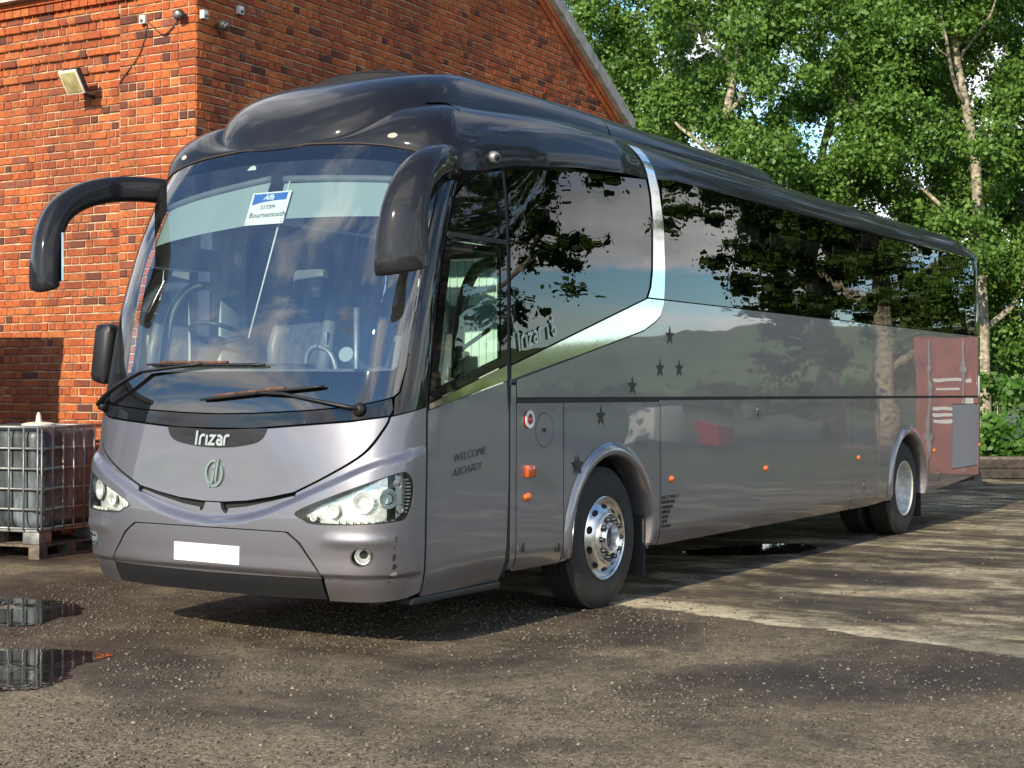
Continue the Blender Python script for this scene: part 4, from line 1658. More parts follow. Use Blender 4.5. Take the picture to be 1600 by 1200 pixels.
# passenger door (nearside)
door = patch('passenger_door', [(YS(z), z) for z in (.36, .5, .7, .96, 1.2, 1.44)] + [(-1.232, 1.462), (-.352, 1.640), (-.338, 1.5), (-.324, 1.42), (-.326, .96), (-.362, .42), (-.372, BOT), (-1.28, BOT)],
             fS, M['silver_side'], coach, grid=(.15, .08))
door['label'] = 'passenger door with tall green glass'
patch('door_trim', [(-1.232, 1.470), (-.354, 1.650), (-.354, 1.748), (-1.232, 1.502)], fS, M['chrome'], door, off=.006, grid=(.15, None))
dg_out = [(YS(1.52), 1.510), (-.352, 1.758), (-.352, 3.02), (-.40, 3.014), (-.60, 2.975), (-.72, 2.925), (-.80, 2.87)] + [(YS(z) + .01, z) for z in (2.8, 2.6, 2.4, 2.1, 1.8)]
low_g = [(-1.165, 1.588), (-.425, 1.795), (-.425, 2.515), (-.975, 2.515)] + [(YS(z) + .085, z) for z in (2.4, 2.1, 1.8)]
up_g = [(-.93, 2.600), (-.425, 2.600), (-.425, 2.955), (-.58, 2.925), (-.70, 2.875), (-.80, 2.79)]
patch('door_frame', dg_out, fS, M['gloss'], door, off=.003, th=.03, grid=(.1, .08), holes=[low_g[::-1], up_g[::-1]])
patch('door_window', low_g, fS, M['doorglass'], door, off=-.004, th=0, grid=(.1, .08))
patch('quarter_window', up_g, fS, M['tintoff'], door, off=-.004, th=0, grid=(.1, .08))
patch('window_rail', [(-1.03, 2.535), (-.36, 2.535), (-.36, 2.565), (-1.01, 2.565)], fS, M['rubber'], door, off=.012, th=.01, grid=(.1, None))
# inner door bar with its bent glazing frame
xi = 1.20
MB().tube(smoothpoly([(xi, -.82, 1.66), (xi, -.80, 2.0), (xi, -.72, 2.22), (xi, -.60, 2.36), (xi, -.42, 2.42)], 6, closed=False), .038, 10).out('inner_frame', M['plastic'], door)
MB().tube([(xi - .02, -.75, 1.84), (xi - .02, -.42, 1.98)], .014, 8).out('grab_rail', M['rust'], door)
patch('door_seal', [(-.352, .36), (-.306, .36), (-.280, .95), (-.300, 1.5), (-.304, 3.03), (-.352, 3.03), (-.342, 1.5), (-.322, 1.42)], fS, M['rubber'], coach, off=-.006, th=0, grid=(None, .1))
patch('door_seal', [(fyc(z) - .014, z) for z in (.36, .6, .96, 1.4, 1.8, 2.2, 2.6, 2.9)] + [(YS(z) + .004, z) for z in (2.9, 2.6, 2.2, 1.8, 1.4, .96, .6, .36)],
      fS, M['rubber'], coach, off=-.008, th=0)
# dark sill step below the door
MB().box((1.19, -.86, .318), (.10, .98, .045), None, .01).out('door_step', M['plastic'], coach, sharp=30)

# driver window on the offside
patch('driver_window', [(YS(1.62), 1.62), (-.36, 1.76), (-.36, 2.98), (-.6, 2.94), (-.8, 2.83)] + [(YS(z) + .03, z) for z in (2.6, 2.4, 2.1, 1.8)], fSo, M['clear'], coach, th=0, grid=(.15, .1))
patch('offside_panel', [(YS(.4), .36), (-.24, .36), (-.24, 1.70), (-.36, 1.74), (YS(1.6), 1.60), (YS(1.2), 1.2)], fSo, M['silver_side'], coach, grid=(.15, .1))
# hidden lining of the pillar behind the driver
MB().box((-1.16, -.33, 2.3), (.10, .28, 1.6), None, .02).out('driver_pillar', M['lining'], coach, sharp=30)

# stickers and small fittings on the nearside
def star(cy, cz, r):
    p = []
    for k in range(10):
        q = r if k % 2 == 0 else r * .40
        t = PI / 2 + k * PI / 5
        p.append((cy + q * math.cos(t), cz + q * math.sin(t)))
    return p


for y, z in ((2.045, 2.016), (1.875, 1.758), (2.215, 1.762), (1.415, 1.619), (.926, 1.40), (.578, 1.059)):
    of = .012 if z < 1.1 else .0015
    patch('star_sticker', star(y, z, .082), fS, M['sticker'], coach, off=of, th=.0)
tx = lambda y, z, up=(0, 0, 1), ex=(0, 1, 0), o=.002: frame((side_w(y, z) + o, y, z), ex, up)
slope = (0, 1, .27)
text('welcome_text', 'WELCOME', .068, M['faint'], door, tx(-.975, 1.140, ex=(0, 1, .115)), shear=.35, xs=1.12)
text('welcome_text', 'ABOARD!', .068, M['faint'], door, tx(-.985, 1.050, ex=(0, 1, .115)), shear=.35, xs=1.12)
for i, s_ in enumerate(('BLACK CAT TRAVEL LTD', 'REDSTONE HOUSE', 'STATION ROAD', 'HARMSTON', 'LINCOLN', 'LN5 9SU', '01522 811681')):
    text('address_text', s_, .040, M['sticker'], coach, tx(1.905, .742 - .0375 * i, o=.003), xs=.68)
gl_ = irizar_glyphs(.125)
stroke_letters(gl_, .020, frame((1.281, -.205, 1.845), slope, (0, 0, 1)) @ Matrix.Diagonal((.80, 1, 1, 1)), 'model_badge', M['badge'], coach, ext=.006)
i6 = [[(0, 0), (.012, .085)], [(.075, .045), (.085, .02), (.11, .01), (.13, .03), (.13, .06), (.11, .075), (.085, .065), (.075, .045), (.085, .10), (.115, .14)]]
stroke_letters(i6, .020, frame((1.281, .170, 1.932), slope, (0, 0, 1)) @ Matrix.Diagonal((.80, 1, 1, 1)), 'model_badge', M['badge'], coach, ext=.006)
MB().box((1.283, .188, 2.055), (.006, .022, .024), None, .003).out('model_badge', M['badge'], coach, sharp=30)


def blob(name, y, z, ry, rz_, dep, mat, par=coach, base=None):
    x = side_w(y, z)
    mb = MB()
    v, f = [], []
    n, k = 7, 20
    for i in range(n):
        t = PI / 2 * i / (n - 1)
        for j in range(k):
            a = 2 * PI * j / k
            v.append((x + dep * math.sin(t), y + ry * math.cos(t) * math.cos(a) + 0, z + rz_ * math.cos(t) * math.sin(a)))
    for i in range(n - 1):
        for j in range(k):
            j2 = (j + 1) % k
            f.append((i * k + j, i * k + j2, (i + 1) * k + j2, (i + 1) * k + j))
    mb.add(v, f)
    o = mb.out(name, mat, par)
    if base:
        patch('lamp_base', circle(y, z, ry * 1.18, 24, rz_ * 1.22), fS, base, o, off=.003, th=.004)
    return o


for y, z in ((2.084, .895), (3.978, .900), (6.413, .908), (9.011, .902), (10.986, .912)):
    blob('side_marker', y, z, .046, .026, .018, M['orange'], base=M['amberdark'])
blob('side_marker', -.087, .877, .052, .026, .02, M['orange'], base=M['amberdark'])
MB().box((1.288, -.07, 1.047), (.04, .11, .085), None, .018).out('turn_signal', M['amberdark'], coach, sharp=40)
rv = patch('emergency_valve', circle(-.077, 1.393, .058, 28, .062), fS, M['red'], coach, off=.010, th=.01)
patch('valve_ring', circle(-.077, 1.393, .056, 28, .060), fS, M['white'], rv, off=.016, th=.008, holes=[circle(-.077, 1.393, .034, 24, .038)[::-1]])
blob('valve_knob', -.077, 1.393, .022, .026, .03, M['red'], rv)
for y, z in ((3.794, 1.398), (6.566, .605), (9.16, .604)):
    hd = patch('door_handle', rect(y - .052, z - .062, y + .052, z + .062), fS, M['plastic'], coach, off=.003, th=.004)
    patch('handle_plate', rect(y - .046, z - .056, y + .046, z + .056), fS, M['silver_side'], hd, off=.005, th=.003, holes=[circle(y, z - .022, .034, 16, .018)[::-1]])
    MB().box((1.284, y, z + .028), (.008, .07, .010), None, .003).out('handle_lip', M['galv'], hd, sharp=30)
for y, z in ((-.155, .545), (.315, .505)):
    MB().box((1.277, y, z), (.012, .045, .06), None, .006).out('rubber_plug', M['plastic'], coach, sharp=30)
MB().box((1.256, 10.965, 1.66), (.02, .10, .30), None, .006).out('rear_service_plate', M['silver_side'], coach, sharp=30)
MB().box((1.262, 10.965, 1.66), (.014, .065, .25), None, .004).out('rear_service_glass', M['white'], coach, sharp=30)

# ---- underside, wheel wells, floor --------------------------------
def plate(name, x0, x1, y0, y1, z0, z1, mat):
    return MB().box(((x0 + x1) / 2, (y0 + y1) / 2, (z0 + z1) / 2), (x1 - x0, y1 - y0, z1 - z0)).out(name, mat, coach, smooth=False)


plate('underbody', -1.19, 1.19, -1.25, .42, .44, .50, M['under'])
plate('underbody', -1.22, 1.22, 1.78, 7.38, .41, .47, M['under'])
plate('underbody', -1.20, 1.20, 8.74, 11.0, .46, .52, M['under'])
plate('chassis', -.62, .62, .3, 1.9, .45, 1.1, M['under'])
plate('chassis', -.62, .62, 7.3, 8.8, .45, 1.1, M['under'])
for s in (1, -1):
    for c in (1.10, 8.055):
        mb = MB()
        n = 24
        v, f = [], []
        for i in range(n):
            t = -.3 + (PI + .6) * i / (n - 1)
            for xx in (.62, 1.262):
                v.append((s * xx, c + .625 * math.cos(t), max(.50 + .625 * math.sin(t), .38)))
        f = [(2 * i, 2 * i + 1, 2 * i + 3, 2 * i + 2) for i in range(n - 1)]
        mb.add(v, f)
        mb.out('wheel_well', M['under'], coach)
    # side skins behind the panels so that joints read dark
    f_ = fS if s > 0 else fSo
    patch('inner_skin', [(-.34, .40), (.40, .40)] + [(y, z) for y, z in arch(1.10, .63, 20, .40)][::-1] + [(1.85, .40), (7.38, .40)] +
          [(y, z) for y, z in arch(8.055, .63, 20, .43)][::-1] + [(8.76, .45), (11.1, .56), (11.1, 1.52), (-.34, 1.52)], f_, M['matt'], coach, off=-.035, th=0)
plate('cabin_floor', -1.2, 1.2, -1.3, 11.0, 1.16, 1.20, M['carpet'])
plate('ceiling', -1.1, 1.1, -.9, 11.0, 3.15, 3.19, M['lining'])
plate('rear_bulkhead', -1.2, 1.2, 11.0, 11.06, .6, 3.3, M['matt'])
# rear face of the body
mb = MB()
for i, (y0_, z0_) in enumerate(((11.13, .56), (11.20, 1.0), (11.21, 1.54), (11.15, 2.3), (11.12, 2.75), (11.0, 3.25))):
    for x in (-1.18, -.6, 0, .6, 1.18):
        mb.v.append((x, y0_ + .12 * (1 - (x / 1.18) ** 2), z0_))
mb.f = [(i * 5 + j, i * 5 + j + 1, (i + 1) * 5 + j + 1, (i + 1) * 5 + j) for i in range(5) for j in range(4)]
mb.out('rear_panel', M['silver_side'], coach)
# luggage racks and passenger seats: dark shapes behind the tinted glass
for s in (1, -1):
    MB().box((s * .92, 5.6, 2.98), (.5, 10.2, .22), None, .05).out('luggage_rack', M['lining'], coach, sharp=40)


def seat_mesh(w_=.44):
    b = MB()
    b.box((0, .02, .24), (w_, .46, .14), None, .05)
    b.box((0, .27, .66), (w_, .13, .80), Matrix.Rotation(math.radians(-10), 3, 'X'), .05)
    return b


sm_ = seat_mesh()
sme = None
for row in range(11):
    for x in (-.97, -.52, .52, .97):
        y = 1.3 + row * .82
        if row == 0 and x > 0: continue
        if sme is None:
            o = mesh('passenger_seat', sm_.v, sm_.f, M['seat'], None, sharp=40)
            sme = o.data
        else:
            o = bpy.data.objects.new('passenger_seat', sme)
            COL.objects.link(o)
        o.parent = coach
        o.matrix_parent_inverse = PINV[coach.name]
        o.location = (x, y, 1.36)

# ---- cab interior --------------------------------------------------
dv, df_ = [], []
n = 40
for i in range(n + 1):
    a = -.93 + 1.86 * i / n
    p = fF(a, 1.72)
    q = Vector(p) + (-nrm(fF, a, 1.72)) * .05
    dv.append((q.x, q.y, 1.64))
    dv.append((q.x * .97, q.y + .14, 1.715))
    bk = -.92 - .16 * math.cos((q.x + .55) * 2.2) if q.x < .2 else -.98
    dv.append((q.x * .97, max(bk, q.y + .2), 1.76 if q.x < .15 else 1.70))
    dv.append((q.x * .97, max(bk, q.y + .2) + .05, 1.35))
for i in range(n):
    for j in range(3):
        df_.append((i * 4 + j, i * 4 + j + 1, (i + 1) * 4 + j + 1, (i + 1) * 4 + j))
mesh('dashboard', dv, df_, M['dash'], coach)
MB().lathe([(.045, 0), (.05, .03), (.03, .055), (.001, .06)], (-.12, -1.25, 1.72), 'z', 16).out('dash_sensor', M['plastic'], coach)
# steering wheel
sw_c = Vector((-.70, -.90, 1.95))
tilt = Matrix.Rotation(math.radians(-24), 3, 'X')
swm = MB()
swm.tube([sw_c + tilt @ Vector((.225 * math.cos(t), .225 * math.sin(t), 0)) for t in np.linspace(0, 2 * PI, 33)], .016, 8, caps=False)
st_ = swm.out('steering_wheel', M['plastic'], coach)
MB().tube([sw_c + tilt @ Vector((-.22, 0, 0)), sw_c + tilt @ Vector((0, .02, -.03)), sw_c + tilt @ Vector((.22, 0, 0))], .02, 8).out('spoke', M['plastic'], st_)
MB().tube([sw_c + tilt @ Vector((0, 0, -.02)), sw_c + tilt @ Vector((0, -.1, -.45))], .04, 10).out('steering_column', M['plastic'], st_)


def cabseat(x, y, z, name, label):
    s = MB().box((x, y, z + .25), (.50, .50, .16), None, .06).out(name, M['leather'], coach, sharp=40)
    s['label'] = label
    Rb = Matrix.Rotation(math.radians(-9), 3, 'X')
    MB().box((x, y + .28, z + .66), (.40, .12, .72), Rb, .05).out('backrest', M['seat'], s, sharp=40)
    for q in (-1, 1):
        MB().tube([(x + q * .22, y + .20, z + .36), (x + q * .25, y + .24, z + .66), (x + q * .22, y + .32, z + .98)], [.05, .055, .04], 10).out('bolster', M['leather'], s)
    MB().box((x, y + .36, z + 1.12), (.30, .12, .24), Rb, .06).out('headrest', M['leather'], s, sharp=40)
    MB().box((x + .27, y + .20, z + .72), (.03, .03, .09), None, .006).out('belt_guide', M['galv'], s, sharp=30)
    return s


cabseat(-.66, -.35, 1.24, 'driver_seat', 'dark driver seat with padded headrest')
cabseat(.45, -.42, .98, 'courier_seat', 'courier seat low beside the door')
MB().tube(smoothpoly([(-.12, -.70, 1.62), (-.11, -.70, 1.82), (-.02, -.70, 1.88), (.10, -.70, 1.82), (.16, -.70, 1.66)], 5, closed=False), .02, 8).out('grab_rail', M['galv'], coach)
MB().tube([(.25, -.62, 1.3), (.25, -.62, 2.14)], .02, 8).out('grab_rail', M['galv'], coach)
MB().tube(smoothpoly([(-1.13, -1.03, 1.72), (-1.13, -1.0, 1.95), (-1.13, -.95, 2.14), (-1.13, -.82, 2.28), (-1.13, -.66, 2.33), (-1.13, -.46, 2.34)], 5, closed=False), .032, 10).out('window_frame_bar', M['lining'], coach)
MB().box((-1.15, -.71, 2.52), (.06, .72, .16), None, .02).out('window_head_bar', M['lining'], coach, sharp=30)
# modesty panel inside the door
mp_ = MB().box((.66, .22, 1.86), (1.02, .03, 1.32), None, .01).out('modesty_panel', M['screenpanel'], coach, sharp=30)
text('panel_text', 'IRIZAR', .075, M['ink'], mp_, frame((.36, .2, 2.085), (1, 0, 0), (0, 0, 1)))
MB().box((.66, .195, 2.12), (1.0, .012, .13), None, .004).out('panel_band', M['blind'], mp_, sharp=30)
for k in range(16):
    MB().box((.20 + k * .062, .2, 1.86), (.006, .012, 1.28)).out('panel_rib', M['screenpanel'], mp_, smooth=False)
# roller blinds under the screen header
def fblind(a, z):
    p = fF(a, z)
    n_ = nrm(fF, a, z)
    return (p[0] - n_.x * .10, p[1] - n_.y * .10, p[2] - n_.z * .10)
for (pl) in ([(-.80, 2.60), (-.45, 2.645), (-.03, 2.70), (-.03, 2.995), (-.45, 2.955), (-.80, 2.85)], [(.055, 2.722), (.40, 2.712), (.74, 2.695), (.74, 2.86), (.62, 2.93), (.055, 2.965)]):
    patch('sun_blind', pl, fblind, M['blind'], coach, off=0, th=.004, grid=(.05, .1))
for r_ in ((-.78, -.03, 2.86, 2.985), (.05, .70, 2.975, 2.92)):
    MB().tube([fblind(r_[0] + (r_[1] - r_[0]) * i / 10, r_[2] + (r_[3] - r_[2]) * i / 10 + .02) for i in range(11)], .026, 8).out('blind_roller', M['dash'], coach)
patch('screen_sticker', [(-.128, 3.022), (-.075, 3.022), (-.082, 3.045), (-.098, 3.055), (-.118, 3.045)], fF, M['white'], ws, off=-.003, th=0)
patch('permit_disc', circle(.60, 1.80, .032, 20, .045), fF, M['blind'], ws, off=-.004, th=0)

# ---- wipers --------------------------------------------------------
def on(a, z, d):
    return Vector(fF(a, z)) + nrm(fF, a, z) * d


def wiper(piv, elbow, bl0, bl1, label):
    w_ = MB().tube([on(*piv, .0), on(*piv, .05)], [.045, .032], 14).out('wiper', M['plastic'], coach)
    w_['label'] = label
    k = 8
    arm = [on(piv[0] + (elbow[0] - piv[0]) * i / k, piv[1] + (elbow[1] - piv[1]) * i / k, .05 + .02 * math.sin(PI * i / k)) for i in range(k + 1)]
    mid = (bl0[0] * .5 + bl1[0] * .5, bl0[1] * .5 + bl1[1] * .5)
    arm += [on(elbow[0] + (mid[0] - elbow[0]) * i / 4, elbow[1] + (mid[1] - elbow[1]) * i / 4, .045) for i in range(1, 5)]
    MB().tube(arm, [(.024, .012)] * 3 + [(.02, .010)] * (len(arm) - 3), 8).out('arm', M['plastic'], w_)
    bl = [on(bl0[0] + (bl1[0] - bl0[0]) * i / 14, bl0[1] + (bl1[1] - bl0[1]) * i / 14, .03) for i in range(15)]
    MB().tube(bl, [(.010, .006)] + [(.018, .010)] * 13 + [(.010, .006)], 8).out('blade', M['plastic'], w_)
    sp = [on(bl0[0] + (bl1[0] - bl0[0]) * i / 14, bl0[1] + (bl1[1] - bl0[1]) * i / 14 + .012, .04) for i in range(2, 11)]
    MB().tube(sp, .011, 6).out('blade_bridge', M['rust'], w_)


wiper((-.735, 1.478), (-.44, 1.690), (-.43, 1.742), (.232, 1.732), 'wiper parked on the driver side')
wiper((.68, 1.468), (.36, 1.552), (-.085, 1.517), (.531, 1.602), 'wiper parked on the door side')

# ---- roof ----------------------------------------------------------
zseam = lerp_t([0, .22, .48, .62, .74, .85, .93, 1.0], [3.172, 3.170, 3.147, 3.123, 3.090, 3.045, 3.00, 2.96])


def loft(name, base, inner, mat, par, nt=14, crown=.03, disp=None, p1=1.0, flip=False):
    """base/inner: nearside stations from rear to the front centre. builds the mirrored closed cap"""
    rows = []
    for B, I in zip(base, inner):
        r = []
        for j in range(nt + 1):
            t = PI / 2 * j / nt
            k = 1 - math.cos(t)
            h = math.sin(t) ** p1
            q = [B[0] + (I[0] - B[0]) * k, B[1] + (I[1] - B[1]) * k, B[2] + (I[2] - B[2]) * h]
            if disp: q = disp(q, B, t)
            r.append(tuple(q))
        r += [(r[-1][0] * f_, I[1], I[2] + crown * (1 - f_ ** 2) * (1 if I[0] > .05 else 0)) for f_ in (.66, .33, 0)]
        rows.append(r + [(-x, y, z) for x, y, z in reversed(r[:-1])])
    m = len(rows[0])
    V = [v for r in rows for v in r]
    F = [(i * m + j, (i + 1) * m + j, (i + 1) * m + j + 1, i * m + j + 1) for i in range(len(rows) - 1) for j in range(m - 1)]
    bm = bmesh.new()
    bv = [bm.verts.new(v) for v in V]
    for f in F:
        try: bm.faces.new([bv[i] for i in f])
        except ValueError: pass
    bmesh.ops.remove_doubles(bm, verts=bm.verts, dist=.0006)
    bmesh.ops.recalc_face_normals(bm, faces=bm.faces)
    me = bpy.data.meshes.new(name)
    bm.to_mesh(me)
    bm.free()
    me.shade_smooth()
    me.materials.append(mat)
    o = bpy.data.objects.new(name, me)
    COL.objects.link(o)
    o.parent = par
    o.matrix_parent_inverse = PINV[par.name]
    return o


brow = lerp_t([-1.2, -.88, -.70, -.40, 0, .6, 1.2, 1.7], [3.05, 3.12, 3.20, 3.285, 3.345, 3.41, 3.455, 3.48])


def roof_disp(q, B, t):
    x, y, z = q
    if -1.05 < y < 1.75:
        # the side brow stands proud of the lobe above it
        k = sstep(brow(y) + .012, brow(y) - .012, z) * sstep(1.72, 1.2, y) * sstep(-1.0, -.72, y)
        d = .045 * k
        s = 1 if x >= 0 else -1
        return [x + s * d, y, z + .012 * k]
    return q


bs, ins = [], []
for y in list(np.linspace(11.0, 2.0, 46)) + list(np.linspace(1.93, -.62, 86)):
    zt = ztop(y)
    bs.append((side_w(y, min(zt, 3.26)) + .004, y, zt))
    tail = sstep(10.2, 11.05, y)
    hin = 3.545 - .085 * sstep(.9, -.6, y) - .10 * tail
    ins.append((.955 - .04 * sstep(1.0, -.6, y), y - .15 * tail, hin))
na = 60
xi_c = .915
for i in range(na + 1):
    a = 1 - i / na
    bp_ = fF(a, zseam(a))
    n_ = nrm(fF, a, zseam(a))
    bs.append((bp_[0] + n_.x * .004, bp_[1] + n_.y * .004, bp_[2]))
    th_ = _theta(1 - a)
    c_, s_ = math.cos(th_), math.sin(th_)
    pp = 2.6
    rr_ = (abs(c_) ** pp + abs(s_) ** pp) ** (-1 / pp)
    ins.append((xi_c * rr_ * c_, -.40 - .12 * rr_ * s_ - .02, 3.46 - .19 * (1 - sstep(.28, .66, a))))
rb_ = loft('roof', bs, ins, M['roofpaint'], coach, nt=34, crown=.035, disp=roof_disp)
rb_['label'] = 'glossy black roof with a brow over the door'

# central dome: front moulding and the air-conditioning cover behind it
def pod_stations(y0, y1, front):
    b, i_ = [], []
    if front:
        fy, D_ = -.20, .972
        for y in np.linspace(1.745, fy, 24):
            b.append((.866 + .034 * sstep(fy, 1.7, y), y, 3.36 + .185 * sstep(-.5, 1.0, y)))
            i_.append((.545 + .035 * sstep(fy, 1.7, y), y + (.24 - fy) * (1 - sstep(fy, 1.745, y)), 3.798))
        zs_ = 3.36 + .185 * sstep(-.5, 1.0, fy)
        for k in range(41):
            a = 1 - k / 40
            th_ = _theta(1 - a)
            c_, s_ = math.cos(th_), math.sin(th_)
            rr_ = (abs(c_) ** 2.15 + abs(s_) ** 2.15) ** (-1 / 2.15)
            zb = 3.150 + (zs_ - 3.150) * min(rr_ * c_, 1) ** 2.6
            rq = (abs(c_) ** 2.7 + abs(s_) ** 2.7) ** (-1 / 2.7)
            b.append((.866 * rq * c_, fy - D_ * rq * s_, zb))
            i_.append((.545 * rr_ * c_, .24 - .05 * rr_ * s_, 3.798))
    return b, i_


b_, i_ = pod_stations(0, 0, True)
dome = loft('roof_dome', b_, i_, M['roofpaint'], coach, nt=26, crown=.022, p1=.97)
# rear cover, built from its tail forward
b2, i2 = [], []
for k in range(13):
    t = PI / 2 * k / 12
    b2.append((.90 * math.sin(t) + .0, 5.45 - .35 * (1 - math.cos(t)), 3.54))
    i2.append((.58 * math.sin(t), 4.75 - .1 * (1 - math.cos(t)), 3.790))
for y in np.linspace(5.0, 1.765, 18):
    b2.append((.90, y, 3.545))
    i2.append((.58, min(y, 4.62), 3.790))
acc = loft('air_conditioning_cover', b2, i2, M['roofpaint'], coach, nt=26, crown=.022, p1=.97)
# dome-top hood; a black sheet stands in for the shaded intake slot
def dome_z(x, y):
    k = min(max((y + 1.17) / 1.41, 0.0), 1.0)
    return 3.15 + .648 * math.sqrt(max(0.0, 1 - (1 - k) ** 2)) ** .97 - .05 * (abs(x) / .5) ** 2.4


mb = MB()
n = 24
for i in range(n + 1):
    x = -.46 + .92 * i / n
    q = x / .46
    yb = -.40 + .20 * q * q
    e_ = .050 * math.sqrt(max(0.0, 1 - q * q)) + .002
    for dy, k in ((.01, -.3), (-.01, 1.0), (.12, 1.25), (.30, 1.0), (.55, .5), (.8, -.2)):
        mb.v.append((x, yb + dy, dome_z(x, yb + dy) + e_ * k))
mb.f = [(i * 6 + j, (i + 1) * 6 + j, (i + 1) * 6 + j + 1, i * 6 + j + 1) for i in range(n) for j in range(5)]
hood = mb.out('intake_hood', M['roofpaint'], dome, sharp=40)
mb = MB()
for i in range(n + 1):
    x = -.45 + .90 * i / n
    q = x / .46
    yb = -.415 + .20 * q * q
    e_ = .046 * math.sqrt(max(0.0, 1 - q * q))
    mb.v += [(x, yb - .004, dome_z(x, yb) - .02), (x, yb - .002, dome_z(x, yb) + e_)]
mb.f = [(i * 2, (i + 1) * 2, (i + 1) * 2 + 1, i * 2 + 1) for i in range(n)]
mb.out('slot_shade_sheet', M['matt'], hood)
# header seam strip and marker lamps
mb = MB()
sp = [on(-.97 + 1.94 * i / 60, zseam(abs(-.97 + 1.94 * i / 60)) - .006, .004) for i in range(61)]
MB().tube(sp, .006, 6).out('header_seam', M['seam'], coach)
for s in (1, -1):
    a = s * .70
    z = 3.165
    # sits on the roof skin just above the seam
    c = on(s * .665, 3.172, -.006)
    n_ = (nrm(fF, s * .665, 3.172) + Vector((0, 0, .25))).normalized()
    ex = Vector((s * .85, .50, 0)).normalized()
    fm = frame(c, ex, n_.cross(ex))
    for nm, ra, rb2, dep, mt, o_ in (('marker_lamp', .092, .046, .016, M['gloss'], .0), ('marker_lens', .062, .030, .026, M['marker'], .010)):
        mb = MB()
        v, f = [], []
        for i in range(6):
            t = PI / 2 * i / 5
            for j in range(24):
                q = 2 * PI * j / 24
                v.append(tuple(fm @ Vector((ra * math.cos(t) * math.cos(q), rb2 * math.cos(t) * math.sin(q), 0)) + n_ * (o_ + dep * math.sin(t))))
        f = [(i * 24 + j, i * 24 + (j + 1) % 24, (i + 1) * 24 + (j + 1) % 24, (i + 1) * 24 + j) for i in range(5) for j in range(24)]
        mb.add(v, f)
        par = mb.out(nm, mt, coach if nm == 'marker_lamp' else par)
# ---- mirrors -------------------------------------------------------
def mirror(s, label):
    root = [(1.13, -.80, 2.965), (1.22, -.93, 2.985), (1.32, -1.10, 2.99), (1.40, -1.30, 2.965), (1.45, -1.50, 2.90), (1.47, -1.66, 2.79), (1.475, -1.745, 2.64), (1.475, -1.775, 2.50), (1.475, -1.785, 2.36), (1.475, -1.785, 2.285), (1.475, -1.78, 2.262)]
    P = [Vector((s * p[0], p[1], p[2])) for p in smoothpoly(root, 5, closed=False)]
    n = len(P)
    beta = math.radians(30)
    wide = Vector((s * math.cos(beta), math.sin(beta), 0))
    kk = lerp_t([0, .25, .45, .62, .8, .95, .985, 1], [.085, .088, .105, .135, .155, .158, .145, .11])
    kt = lerp_t([0, .25, .45, .62, .8, .95, .985, 1], [.088, .088, .092, .092, .092, .088, .075, .05])
    rings = []
    seg = 28
    for i in range(n):
        u = i / (n - 1)
        t = (P[min(i + 1, n - 1)] - P[max(i - 1, 0)]).normalized()
        a = wide - t * wide.dot(t)
        # near the root the section stands upright
        up = Vector((0, 0, 1)) - t * t.z
        k = sstep(.15, .5, u)
        b0 = t.cross(wide)
        a = (a.normalized() * k + (t.cross(up).normalized() * (-1 if s > 0 else 1)) * (1 - k))
        a = (a - t * a.dot(t)).normalized()
        b = t.cross(a)
        ra, rb2 = kk(u), kt(u)
        if u < .3: ra, rb2 = ra * .75, rb2
        ring = []
        for q in range(seg):
            th_ = 2 * PI * q / seg
            c_, s_ = math.cos(th_), math.sin(th_)
            e = 2.7
            m_ = (abs(c_) ** e + abs(s_) ** e) ** (-1 / e)
            ring.append(P[i] + a * ra * m_ * c_ + b * rb2 * m_ * s_)
        rings.append(ring)
    v = [tuple(p) for r in rings for p in r]
    f = [(i * seg + k, i * seg + (k + 1) % seg, (i + 1) * seg + (k + 1) % seg, (i + 1) * seg + k) for i in range(n - 1) for k in range(seg)]
    f.append(tuple((n - 1) * seg + k for k in range(seg)))
    mo = mesh('mirror', v, f, M['roofpaint'], coach)
    mo['label'] = label
    # glass on the rear face
    back = Vector((-s * math.sin(beta), math.cos(beta), 0))
    cc = Vector((s * 1.475, -1.78, 2.48)) + back * .083
    fm = frame(cc, wide, (0, 0, 1))
    q = [fm @ Vector(p) for p in ((-.12, -.17, 0), (.12, -.17, 0), (.125, .15, 0), (.0, .19, 0), (-.115, .15, 0))]
    q2 = [p + back * .014 for p in q]
    mesh('mirror_glass', q + q2, [(0, 1, 2, 3, 4), (5, 6, 7, 8, 9)] + [(k, (k + 1) % 5, 5 + (k + 1) % 5, 5 + k) for k in range(5)], M['chrome'], mo, smooth=False)
    mesh('mount', [], [], M['plastic'], mo) if False else None
    MB().tube([P[0] - (P[1] - P[0]) * 2, P[1], P[2]], [.075, .072, .05], 16).out('mount', M['gloss'], mo)
    # joint line across the arm
    i = 9
    t = (P[i + 1] - P[i - 1]).normalized()
    return mo


mirror(1, 'door side mirror on a drooping arm')
mirror(-1, 'driver side mirror on a drooping arm')
# low mirror on the driver side pillar
km = MB().box((-1.41, -1.30, 1.835), (.16, .13, .42), Matrix.Rotation(math.radians(8), 3, 'Y'), .055).out('kerb_mirror', M['plastic'], coach, sharp=60)
km['label'] = 'small black mirror low on the driver side pillar'
MB().tube([(-1.25, -1.22, 1.60), (-1.34, -1.27, 1.60), (-1.39, -1.30, 1.68)], .035, 10).out('bracket', M['plastic'], km)
# little camera over the door
cm = MB().tube([(1.245, -.50, 3.085), (1.285, -.52, 3.085), (1.31, -.53, 3.08)], [.045, .04, .032], 14).out('door_camera', M['galv'], coach)
MB().tube([(1.308, -.529, 3.08), (1.318, -.533, 3.078)], .02, 12).out('lens', M['matt'], cm)


